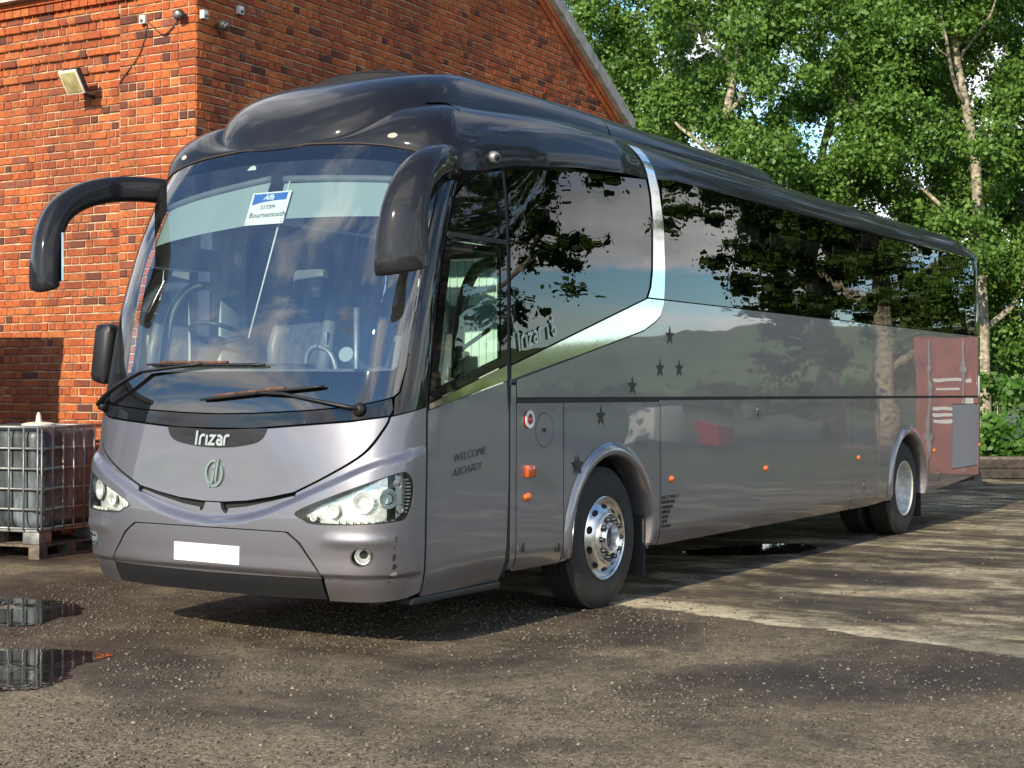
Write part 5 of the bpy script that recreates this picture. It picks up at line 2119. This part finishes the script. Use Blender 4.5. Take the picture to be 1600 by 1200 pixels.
# ---- wheels --------------------------------------------------------
def tyre(c, s, w_=.285, R=.517, name='tyre', par=None):
    """c centre of outer face (x outward sign s)"""
    pr = [(.288, -.012), (.300, -.004), (.330, .0), (.385, .004), (.44, .000), (.478, -.010), (.497, -.022), (.508, -.036)]
    h = w_ / 2
    prof = pr[:]
    nrib = 5
    xs = -.036
    wtr = w_ - 2 * .036
    step = wtr / nrib
    for k in range(nrib):
        prof += [(R, xs - .004), (R, xs - step + .012)]
        if k < nrib - 1: prof += [(R - .013, xs - step + .010), (R - .013, xs - step + .002)]
        xs -= step
    prof += [(r, -w_ - o) for r, o in reversed(pr)]
    mb = MB().lathe(prof, c, 'x', 72, s)
    o = mb.out(name, M['tyre'], par, sharp=32)
    return o


def wheel(name, y, s, kind, label):
    cx = s * 1.243
    c = (cx, y, .512)
    e = empty_part(name, label)
    t = tyre(c, s, par=e)
    if kind == 'front':
        pr = [(.300, -.020), (.305, .002), (.298, .008), (.288, .002), (.280, -.022), (.272, -.040), (.262, -.036), (.245, -.018), (.215, .006), (.196, .016), (.188, .020), (.184, .046), (.176, .052), (.168, .046),
              (.160, .038), (.120, .038), (.114, .062), (.104, .070), (.092, .066), (.080, .030), (.074, .0), (.002, -.004)]
        rim = MB().lathe(pr, c, 'x', 72, s).out('rim', M['steel'], t.parent and e, sharp=40)
        for k in range(10):
            a = 2 * PI * (k + .5) / 10
            # hand hole: its shade painted as a matt black patch on the slope
            rr_, hh = .233, -.0065
            tilt_ = .30
            nrm_ = Vector((s * .62, .78 * math.cos(a), .78 * math.sin(a))).normalized()
            ex = Vector((0, -math.sin(a), math.cos(a)))
            fm = frame(Vector((cx + s * (hh + .0035), y + rr_ * math.cos(a), c[2] + rr_ * math.sin(a))), ex, nrm_.cross(ex))
            p = [tuple(fm @ Vector((.030 * math.cos(q), .021 * math.sin(q), .002))) for q in np.linspace(0, 2 * PI, 17)[:-1]]
            p2 = [tuple(fm @ Vector((.027 * math.cos(q), .018 * math.sin(q), -.010))) for q in np.linspace(0, 2 * PI, 17)[:-1]]
            mesh('hole_shade_disc', p + p2, [tuple(range(16))] + [(q, (q + 1) % 16, 16 + (q + 1) % 16, 16 + q) for q in range(16)], M['matt'], rim)
        for k in range(10):
            a = 2 * PI * k / 10
            q = (cx + s * .036, y + .141 * math.cos(a), c[2] + .141 * math.sin(a))
            MB().lathe([(.021, 0), (.019, .018), (.016, .034), (.010, .042), (.001, .043)], q, 'x', 10, s).out('wheel_nut', M['plastic'], rim)
        MB().lathe([(.072, .0), (.060, .012), (.03, .016), (.001, .016)], c, 'x', 24, s).out('hub', M['darkmetal'], rim)
    else:
        pr = [(.300, -.020), (.305, .002), (.297, .008), (.286, .000), (.278, -.03), (.270, -.06), (.262, -.115), (.248, -.135), (.225, -.132), (.19, -.150), (.165, -.158), (.12, -.158), (.105, -.120), (.095, -.085), (.002, -.080)]
        rim = MB().lathe(pr, c, 'x', 72, s).out('rim', M['rearrim'], e, sharp=40)
        for k in range(10):
            a = 2 * PI * k / 10
            q = (cx - s * .158, y + .141 * math.cos(a), c[2] + .141 * math.sin(a))
            MB().lathe([(.018, 0), (.016, .03), (.001, .034)], q, 'x', 8, s).out('wheel_nut', M['galv'], rim)
        t2 = tyre((s * (1.243 - .335), y, .512), s, par=e, name='inner_tyre')
    return e


def empty_part(name, label):
    o = bpy.data.objects.new(name, None)
    o.empty_display_size = .2
    COL.objects.link(o)
    o.parent = coach
    o.matrix_parent_inverse = PINV[coach.name]
    o['label'] = label
    PINV[o.name] = Matrix.Identity(4)
    return o


wheel('wheel', 1.045, 1, 'front', 'polished front wheel on the door side')
wheel('wheel', 1.045, -1, 'front', 'front wheel on the far side')
wheel('wheel', 8.0, 1, 'rear', 'rear wheel with twin tyres on the door side')
wheel('wheel', 8.0, -1, 'rear', 'rear wheel with twin tyres on the far side')
for s in (1, -1):
    MB().box((s * 1.06, 1.69, .40), (.36, .02, .46), None, .006).out('mud_flap', M['rubber'], coach, sharp=30)
    MB().box((s * .98, 8.72, .36), (.46, .02, .42), None, .006).out('mud_flap', M['rubber'], coach, sharp=30)
MB().tube([(-1.0, 1.045, .512), (1.0, 1.045, .512)], .08, 10).out('axle', M['under'], coach)
MB().tube([(-1.0, 8.0, .512), (1.0, 8.0, .512)], .11, 10).out('axle', M['under'], coach)
# jacking eye under the nearside corner
MB().box((1.02, -1.42, .325), (.10, .08, .06), None, .015).out('jacking_point', M['darkmetal'], coach, sharp=30)

# destination card hanging on its rod behind the screen
card = empty('destination_card', on(.0, 2.0, -.08))
tag(card, 'white destination card on a thin rod behind the windscreen', 'card')
r0, r1 = on(.09, 2.987, -.09), on(.015, 1.95, -.16)
MB().tube([r0, r1], .0065, 8).out('rod', M['rodm'], card)
c_bl, c_br, c_tl = on(-.100, 2.682, -.085), on(.118, 2.682, -.085), on(-.106, 2.903, -.085)
fm = frame(c_bl, c_br - c_bl, c_tl - c_bl)
CWd, CHt = (c_br - c_bl).length, (c_tl - c_bl).length


def cq(name, pts, z, mat):
    k = len(pts)
    v = [tuple(fm @ Vector((p[0] * CWd, p[1] * CHt, z))) for p in pts] + [tuple(fm @ Vector((p[0] * CWd, p[1] * CHt, z - .002))) for p in pts]
    return mesh(name, v, [tuple(range(k)), tuple(range(2 * k - 1, k - 1, -1))] + [(i, k + i, k + (i + 1) % k, (i + 1) % k) for i in range(k)], mat, card, smooth=False)


cq('sheet', [(0, 0), (1, 0), (1, 1), (0, 1)], .002, M['card'])
cq('blue_banner', [(.06, .62), (.3, .69), (.6, .725), (.92, .73), (.92, .95), (.06, .95)], .005, M['cardblue'])
text('logo_text', 'Alfa', .055, M['card'], card, fm @ Matrix.Translation((.33 * CWd, .755 * CHt, .006)), shear=.35, bold=.0012)
text('route_text', 'S173M', .044, M['ink'], card, fm @ Matrix.Translation((.30 * CWd, .47 * CHt, .004)), shear=.12, xs=1.0)
text('town_text', 'Bournemouth', .056, M['ink'], card, fm @ Matrix.Translation((.07 * CWd, .22 * CHt, .004)), xs=.97)
for p in ((.05, .05), (.95, .05), (.05, .95), (.95, .95)):
    cq('eyelet', [(p[0] - .014, p[1] - .014), (p[0] + .014, p[1] - .014), (p[0] + .014, p[1] + .014), (p[0] - .014, p[1] + .014)], .004, M['ink'])

# ================================================================== OTHER THINGS IN THE YARD
IB = Vector((-4.73, 1.00, 0))
IR = math.radians(11)
IM = Matrix.Translation(IB) @ Matrix.Rotation(IR, 4, 'Z')      # local: x from -1.2 to 0, y from 0 to 1.0


def iw(v): return tuple(IM @ Vector(v))


def ibx(lo, hi, bev=0.0):
    c = [(a + b) / 2 for a, b in zip(lo, hi)]
    d = [b - a for a, b in zip(lo, hi)]
    m2 = MB().box(c, d, None, bev)
    return MB().add([iw(v) for v in m2.v], m2.f)


pal = empty('wooden_pallet', IB, IR)
tag(pal, 'weathered wooden pallet under the caged tank', 'pallet')
for y in (0.0, .14, .28, .43, .58, .72, .87):
    ibx((-1.2, y, .112), (0, y + .115, .134)).out('deck_board', M['timber'], pal, smooth=False)
for x in (-1.2, -.66, -.12):
    for y in (0, .43, .86):
        ibx((x, y, .022), (x + .12, y + .12, .111)).out('block', M['timber'], pal, smooth=False)
    ibx((x, 0, 0), (x + .12, .985, .021)).out('bottom_board', M['timber'], pal, smooth=False)
ibc = empty('caged_tank', IB + Vector((0, 0, .135)), IR)
tag(ibc, 'grimy plastic bulk tank in a galvanised cage by the brick wall', 'tank')
z0 = .135
bmq = bmesh.new()
bmesh.ops.create_cube(bmq, size=1)
bmesh.ops.scale(bmq, vec=(1.14, .93, .97), verts=bmq.verts)
bmesh.ops.bevel(bmq, geom=list(bmq.edges), offset=.11, segments=5, profile=.5, affect='EDGES')
bmq.verts.index_update()
MB().add([iw((v.co.x - .6, v.co.y + .5, v.co.z + z0 + .62)) for v in bmq.verts], [[v.index for v in f.verts] for f in bmq.faces]).out('tank', M['tank'], ibc)
bmq.free()
for x0, x1 in ((-1.19, -1.0), (-.7, -.5), (-.2, -.01)):
    for y0, y1 in ((.01, .2), (.8, .99)):
        ibx((x0, y0, z0), (x1, y1, z0 + .12), .015).out('foot', M['galv'], ibc, sharp=30)
ibx((-1.2, 0, z0 + .115), (0, 1.0, z0 + .14), .006).out('tray', M['galv'], ibc, sharp=30)


def rod(name, a, b, r=.0095):
    return MB().tube([iw(a), iw(b)], r, 8).out(name, M['galv'], ibc)


zt_ = z0 + 1.10
hz = [z0 + .15, z0 + .33, z0 + .52, z0 + .71, z0 + .90, zt_]
for z in hz:
    r_ = .012 if z < zt_ else .016
    rod('cage_rail', (-1.2, 0, z), (0, 0, z), r_)
    rod('cage_rail', (-1.2, 1.0, z), (0, 1.0, z), r_)
    rod('cage_rail', (0, 0, z), (0, 1.0, z), r_)
    rod('cage_rail', (-1.2, 0, z), (-1.2, 1.0, z), r_)
for x in (-1.19, -1.02, -.85, -.68, -.51, -.34, -.17, -.01):
    rod('cage_bar', (x, -.012, z0 + .13), (x, -.012, zt_))
    rod('cage_bar', (x, 1.012, z0 + .13), (x, 1.012, zt_))
for y in (.02, .18, .34, .50, .66, .82, .98):
    rod('cage_bar', (.012, y, z0 + .13), (.012, y, zt_))
    rod('cage_bar', (-1.212, y, z0 + .13), (-1.212, y, zt_))
m2 = MB().lathe([(.16, 0), (.16, .02), (.10, .035), (.03, .04), (.022, .10), (.012, .13), (.001, .13)], (0, 0, 0), 'z', 24)
MB().add([iw((v[0] - .26, v[1] + .32, v[2] + z0 + 1.105)) for v in m2.v], m2.f).out('lid', M['cream'], ibc, sharp=40)
ibx((-.42, .28, z0 + 1.10), (-.10, .36, z0 + 1.125), .008).out('lid_strap', M['cream'], ibc, sharp=30)

# kerb beam of old sleepers at the far side of the yard
slp = empty('sleeper_edge', (-.7, 19.9, 0), math.radians(27))
tag(slp, 'low edge of stacked railway sleepers before the trees', 'edging')
SMx = Matrix.Translation((-.7, 19.9, 0)) @ Matrix.Rotation(math.radians(27), 4, 'Z')
for i in range(7):
    for lev, (zc, h, dep) in enumerate(((.10, .17, .0), (.27, .15, .03))):
        x = -7.8 + i * 2.45 + lev * .6
        m2 = MB().box((x, dep, zc), (2.4, .26, h), None, .012)
        MB().add([tuple(SMx @ Vector(v)) for v in m2.v], m2.f).out('sleeper', M['sleeper'], slp, sharp=30)
m2 = MB().box((1.0, .3, .36), (17.5, .5, .06), None, .01)
MB().add([tuple(SMx @ Vector(v)) for v in m2.v], m2.f).out('coping', M['timber'], slp, sharp=30)
blk = empty('concrete_block', (-.62, 17.2, 0), math.radians(27))
tag(blk, 'brown wedge shaped concrete block behind the coach', 'block')
BMx = Matrix.Translation((-.95, 17.6, 0)) @ Matrix.Rotation(math.radians(27), 4, 'Z')
bv = [(-.75, -.3, 0), (.42, -.3, 0), (.42, .3, 0), (-.75, .3, 0), (-.08, -.2, .46), (.36, -.2, .46), (.36, .2, .46), (-.08, .2, .46)]
mesh('body', [tuple(BMx @ Vector(v)) for v in bv], [(0, 3, 2, 1), (4, 5, 6, 7), (0, 1, 5, 4), (1, 2, 6, 5), (2, 3, 7, 6), (3, 0, 4, 7)],
     pbsdf('brown_concrete', (.13, .105, .085), .9, var=.35, bump=.4), blk, smooth=False)
mesh('cap', [tuple(BMx @ Vector(v)) for v in [(-.06, -.18, .462), (.30, -.18, .462), (.30, .18, .462), (-.06, .18, .462), (.0, -.1, .49), (.22, -.1, .49), (.22, .1, .49), (.0, .1, .49)]],
     [(4, 5, 6, 7), (0, 1, 5, 4), (1, 2, 6, 5), (2, 3, 7, 6), (3, 0, 4, 7)], M['concrete'], blk, smooth=False)


# ------------------------------------------------------------------ trees
def leaves_mesh(name, centres, radii, per, size, r, drop=.25):
    """leaf-sized quads scattered through clumps; each leaf its own island"""
    C_, S_ = [], []
    n_tot = 0
    cen = np.repeat(np.array(centres), per, 0)
    rad = np.repeat(np.array(radii), per, 0)[:, None]
    n = len(cen)
    d = r.normal(0, 1, (n, 3))
    d /= np.linalg.norm(d, axis=1)[:, None]
    q = np.minimum(np.abs(r.normal(0, .62, (n, 1))), 1.7)
    pos = cen + d * q * rad * np.array([1, 1, .8])
    # leaf frame
    nz = d * .6 + r.normal(0, .8, (n, 3)) + np.array([0, -.25, .35])
    nz /= np.linalg.norm(nz, axis=1)[:, None]
    ax = r.normal(0, 1, (n, 3))
    ax = ax - nz * (ax * nz).sum(1)[:, None]
    ax /= np.linalg.norm(ax, axis=1)[:, None]
    ay = np.cross(nz, ax)
    s = (size * r.uniform(.5, 1.5, n))[:, None]
    a = pos - ax * s * .55
    b = pos + ay * s * .42 - nz * s * .08
    c = pos + ax * s * .6
    e = pos - ay * s * .42 - nz * s * .08
    V = np.stack([a, b, c, e], 1).reshape(-1, 3)
    F = np.arange(n * 4).reshape(-1, 4)
    return V, F


def limb(p0, d, length, r0, r, nseg=7, wob=.12, up=.25):
    pts = [np.array(p0, float)]
    dirv = np.array(d, float)
    dirv /= np.linalg.norm(dirv)
    for i in range(nseg):
        dirv = dirv + r.normal(0, wob, 3) + np.array([0, 0, up / nseg])
        dirv /= np.linalg.norm(dirv)
        pts.append(pts[-1] + dirv * length / nseg)
    rad = [max(.018, r0 * (1 - .8 * i / nseg)) for i in range(nseg + 1)]
    return pts, rad


def make_tree(seed, H=15.0, spread=3.4, low=1.0, leafsize=.13, per=300, nclump=120, forks=7, r0=.24, leaf='leaf'):
    """returns (parts list of (name, V, F, mat, smooth)) in local coordinates"""
    r = np.random.default_rng(seed)
    parts = []
    mb = MB()
    lean = r.normal(0, .05, 2)
    tp, tr_ = limb((0, 0, -.1), (lean[0], lean[1], 1), H * .85, r0, r, nseg=14, wob=.045, up=.1)
    mb.tube(tp, tr_, 10)
    parts.append(('trunk', mb.v, mb.f, M['bark'], True))
    ends = []
    for k in range(forks):
        t = .12 + .75 * (k + r.random() * .6) / forks
        i = int(t * 14)
        a = r.random() * 2 * PI
        d = (math.cos(a) * .8, math.sin(a) * .8, .55 + .5 * r.random())
        L_ = spread * (1.15 - .5 * t) * (.8 + .5 * r.random())
        lp, lr = limb(tp[i], d, L_, tr_[i] * .55, r, nseg=8, wob=.16, up=.6)
        mb = MB()
        mb.tube(lp, lr, 7)
        for q in range(3):
            j = 3 + q + int(r.random() * 2)
            a2 = r.random() * 2 * PI
            sp_, sr_ = limb(lp[j], (math.cos(a2), math.sin(a2), .3 + r.random() * .5), L_ * .45, lr[j] * .6, r, nseg=5, wob=.2, up=.2)
            mb.tube(sp_, sr_, 5)
            ends += [sp_[-1], sp_[-2], sp_[3]]
        parts.append(('limb', mb.v, mb.f, M['bark'], True))
        ends += [lp[-1], lp[-2], lp[-3]]
    cen, rad = [], []
    for e in ends:
        cen.append(e)
        rad.append(r.uniform(.35, .75))
    while len(cen) < nclump:
        z = low + (H - low) * r.random() ** .9
        prof = min(1.0, .55 + .6 * (z - low) / 4.0) * (1 - max(0, (z - H * .55) / (H * .5)) ** 1.6 * .75)
        a = r.random() * 2 * PI
        q = spread * prof * math.sqrt(r.random()) * 1.05
        if q < 1.25 and z < 11 and r.random() < .82: continue
        cen.append((math.cos(a) * q, math.sin(a) * q, z))
        rad.append(r.uniform(.30, .72))
    V, F = leaves_mesh('crown', cen, rad, per, leafsize, r)
    parts.append(('crown', V, F, M[leaf], False))
    return parts


TREES = {}


def tree_proto(key, **kw):
    ms = []
    for nm, V, F, mat, sm in make_tree(**kw):
        me = bpy.data.meshes.new(nm)
        if isinstance(V, np.ndarray):
            o = fastmesh(nm, V, F, mat)
            me = o.data
            bpy.data.objects.remove(o)
        else:
            me.from_pydata([tuple(v) for v in V], [], F)
            me.update()
            me.shade_smooth()
            me.materials.append(mat)
        ms.append((nm, me))
    TREES[key] = ms


tree_proto('a', seed=1, H=17, spread=3.2, low=2.0, per=500, nclump=225, leafsize=.090, r0=.19)
tree_proto('b', seed=2, H=18, spread=2.9, low=1.6, per=500, nclump=225, forks=8, leafsize=.090, r0=.19)
tree_proto('c', seed=5, H=16.5, spread=3.3, low=1.0, per=500, nclump=230, leafsize=.090, r0=.19)
tree_proto('d', seed=9, H=17, spread=4.8, low=2.0, per=300, nclump=240, leafsize=.16, leaf='leafdark', r0=.34, forks=9)


def plant_tree(key, x, y, rz, s, label, group='poplars along the far side of the yard', name='poplar_tree'):
    e = empty(name, (x, y, 0), rz)
    e.scale = (s, s, s)
    tag(e, label, 'tree', group)
    for nm, me in TREES[key]:
        o = bpy.data.objects.new(nm, me)
        COL.objects.link(o)
        o.parent = e
    return e


# front row, left to right in the picture
row = [('c', -12.4, 25.6, .3, 1.0, 'poplar just right of the gable verge, leftmost in the row'),
       ('a', -9.0, 24.2, 1.2, 1.0, 'poplar with a pale trunk above the roof dome, second from the gable'),
       ('b', -6.2, 26.0, 2.9, 1.0, 'poplar with a straight pale trunk, third from the gable'),
       ('c', -4.5, 28.6, 4.0, 1.05, 'poplar with a forked trunk, fourth from the gable'),
       ('a', -3.0, 27.2, 5.2, 1.0, 'poplar behind the rear corner of the coach'),
       ('b', -.9, 28.6, .8, 1.0, 'poplar nearest the right edge of the picture'),
       ('c', 1.6, 30.6, 2.2, 1.05, 'poplar just beyond the right edge of the picture')]
for k, x, y, rz, s, lb in row: plant_tree(k, x, y, rz, s, lb)
back = [('d', -16.5, 36.0, .5, 1.0), ('b', -10.5, 33.0, 2.1, 1.05), ('d', -5.0, 40.0, 3.9, 1.0), ('c', -.5, 37.0, 5.5, 1.05)]
names_ = ['dark tree behind the poplars, leftmost of the back row', 'slim tree behind the poplars, second of the back row', 'dark tree behind the poplars, third of the back row',
          'leafy tree behind the poplars, rightmost of the back row']
for (k, x, y, rz, s), lb in zip(back, names_): plant_tree(k, x, y, rz, s, lb, 'trees behind the poplars', 'broadleaf_tree')
# trees and hedge on the open side of the yard, mirrored in the coach windows
for i, (k, x, y, rz, s, lb) in enumerate((('d', 18.0, 22.5, .4, .95, 'broad dark tree across the yard, mirrored in the first coach window'),
                                          ('d', 14.2, 41.0, 2.4, 1.1, 'dark tree at the field edge, mirrored in the middle windows'),
                                          ('d', 11.0, 37.0, 4.4, 1.1, 'dark tree at the field edge, mirrored in the rear windows'),
                                          ('c', 6.6, 34.5, 3.4, 1.1, 'leafy tree behind the red container'))):
    plant_tree(k, x, y, rz, s, lb, 'trees on the open side of the yard', 'broadleaf_tree')


def shrub(name, x, y, w_, d_, h, n, leafsize, mat, label, group, seed, rz=0):
    r = np.random.default_rng(seed)
    e = empty(name, (x, y, 0), rz)
    tag(e, label, 'shrub', group)
    nc = max(6, int(w_ * d_ * 5))
    cen = np.stack([r.uniform(-w_ / 2, w_ / 2, nc), r.uniform(-d_ / 2, d_ / 2, nc), h * r.uniform(.1, .85, nc) ** 1.0], 1)
    V, F = leaves_mesh('foliage', cen, r.uniform(.22, .42, nc) * min(1.0, h), n // nc, leafsize, r)
    V[:, 2] = np.maximum(V[:, 2], .01)
    o = fastmesh('foliage', V, F, mat)
    o.parent = e
    mb = MB()
    for i in range(10):
        c = cen[i % nc]
        mb.tube([(c[0], c[1], 0), (c[0] + r.normal(0, .04), c[1] + r.normal(0, .04), c[2])], .012, 5)
    o = mb.out('stems', M['bark'], None)
    o.parent = e


for i, (x, y, w_, d_, h) in enumerate(((-2.4, 22.2, 2.6, 1.6, 1.3), (-.6, 22.9, 2.4, 1.6, 1.2), (1.4, 24.0, 2.6, 1.6, 1.5), (-4.8, 22.0, 2.8, 1.8, 2.0), (-1.6, 24.6, 3.5, 2.0, 2.4), (-7.5, 21.6, 3.2, 2, 2.2), (3.6, 25.2, 3.0, 1.8, 1.6))):
    shrub('nettle_bed', x, y, w_, d_, h, 3800, .12, M['nettle'],
          ['nettles right behind the rear corner of the coach', 'nettles above the sleeper edge at the right', 'nettles at the right edge of the picture', 'tall weeds hidden behind the coach tail',
           'tall green scrub under the poplars', 'scrub behind the coach below the tree trunks', 'nettles beyond the right edge'][i], 'nettles and scrub below the trees', 40 + i)
# far hedge line across the field
hr = np.random.default_rng(77)
hc = []
for i in range(420):
    t = i / 420
    ang = math.radians(-25 + 150 * t)
    R_ = 110 + 14 * math.sin(t * 17)
    hc.append((R_ * math.sin(ang) + hr.normal(0, 1), R_ * math.cos(ang) + hr.normal(0, 1), hr.uniform(.3, 1.6) + 3.5 * max(0, math.sin(t * 30)) ** 3))
V, F = leaves_mesh('hedge', hc, hr.uniform(1.2, 2.4, len(hc)), 70, .55, hr)
hd_ = fastmesh('far_hedge', V, F, M['leafdark'])
tag(hd_, 'far off dark hedge line along the field', 'hedge', kind='stuff')
hm = []
for i in range(61):
    t = i / 60
    ang = math.radians(-60 + 220 * t)
    for R_, z in ((160, -1), (240, 12 + 5 * math.sin(t * 9) + 2 * math.sin(t * 23)), (330, 0)):
        hm.append((R_ * math.sin(ang), R_ * math.cos(ang), z))
hills = mesh('hills', hm, [(i * 3 + j, (i + 1) * 3 + j, (i + 1) * 3 + j + 1, i * 3 + j + 1) for i in range(60) for j in range(2)],
             pbsdf('far_fields', (.11, .15, .035), .95, var=.55, vscale=.03))
tag(hills, kind='structure')

# red container right of the frame, mirrored in the coach tail
ct = empty('shipping_container', (3.1, 18.0, 0), math.radians(3))
tag(ct, 'red shipping container with locking bars, mirrored in the coach tail', 'container')
CM = Matrix.Translation((3.1, 18.0, 0)) @ Matrix.Rotation(math.radians(3), 4, 'Z')
redm = pbsdf('red_container_paint', (.24, .055, .030), .6, var=.35, vscale=3)


def cbx(lo, hi, name, mat, bev=0.0):
    c = [(a + b) / 2 for a, b in zip(lo, hi)]
    d = [b - a for a, b in zip(lo, hi)]
    m2 = MB().box(c, d, None, bev)
    return MB().add([tuple(CM @ Vector(v)) for v in m2.v], m2.f).out(name, mat, ct, smooth=False)


cbx((-1.22, .06, .14), (1.22, 6.06, 2.59), 'box', redm)
cbx((-1.2, 0, .16), (-.006, .06, 2.56), 'door_leaf', redm)
cbx((.006, 0, .16), (1.2, .06, 2.56), 'door_leaf', redm)
for x in (-.95, -.35, .35, .95):
    cbx((x - .022, -.05, .2), (x + .022, -.006, 2.5), 'locking_bar', M['galv'])
for (x0_, x1_, zz0, zz1) in ((.10, .30, 1.75, 1.82), (.40, .90, 1.78, 1.84), (.45, .85, 1.62, 1.66), (-.9, -.4, 1.70, 1.78), (.10, .32, 1.2, 1.5), (.42, .9, 1.25, 1.31), (.42, .9, 1.14, 1.2), (.42, .9, 1.03, 1.09)):
    cbx((x0_, -.012, zz0), (x1_, -.004, zz1), 'marking_plate', M['white'])
for z_ in (.75, 1.95):
    for x in (-.95, -.35, .35, .95):
        cbx((x - .05, -.06, z_), (x + .05, -.003, z_ + .1), 'bar_bracket', M['galv'])
for x in (-1.22, 1.12):
    cbx((x, -.01, .0), (x + .1, .09, 2.6), 'corner_post', redm)
for i in range(26):
    for s in (-1, 1):
        cbx((s * 1.225 - .018, .2 + i * .225, .2), (s * 1.225 + .018, .32 + i * .225, 2.5), 'side_rib', redm)
# yard clutter mirrored in the luggage doors: a white tank and a red crate
wt = empty('white_tank', (15.0, 29.0, 0), math.radians(20))
tag(wt, 'white plastic bulk tank standing across the yard', 'tank')
MB().box((15.0, 29.0, .66), (1.0, 1.2, 1.0), Matrix.Rotation(.35, 3, 'Z'), .08).out('body', M['white'], wt, sharp=30)
MB().box((15.0, 29.0, .08), (1.02, 1.22, .15), Matrix.Rotation(.35, 3, 'Z'), .01).out('base', M['timber'], wt, sharp=30)
MB().lathe([(.14, 0), (.14, .05), (.001, .06)], (15.0, 29.0, 1.16), 'z', 20).out('cap', M['darkmetal'], wt)
rc = empty('red_crate', (13.6, 30.0, 0), .4)
tag(rc, 'red steel crate standing across the yard', 'crate')
MB().box((13.6, 30.0, .45), (.7, .7, .6), Matrix.Rotation(.4, 3, 'Z'), .02).out('body', M['red'], rc, sharp=30)
for q in (-.4, .4):
    MB().box((13.6 + q * .8, 30.0, .08), (.1, 1.0, .14), Matrix.Rotation(.4, 3, 'Z')).out('skid', M['darkmetal'], rc, smooth=False)
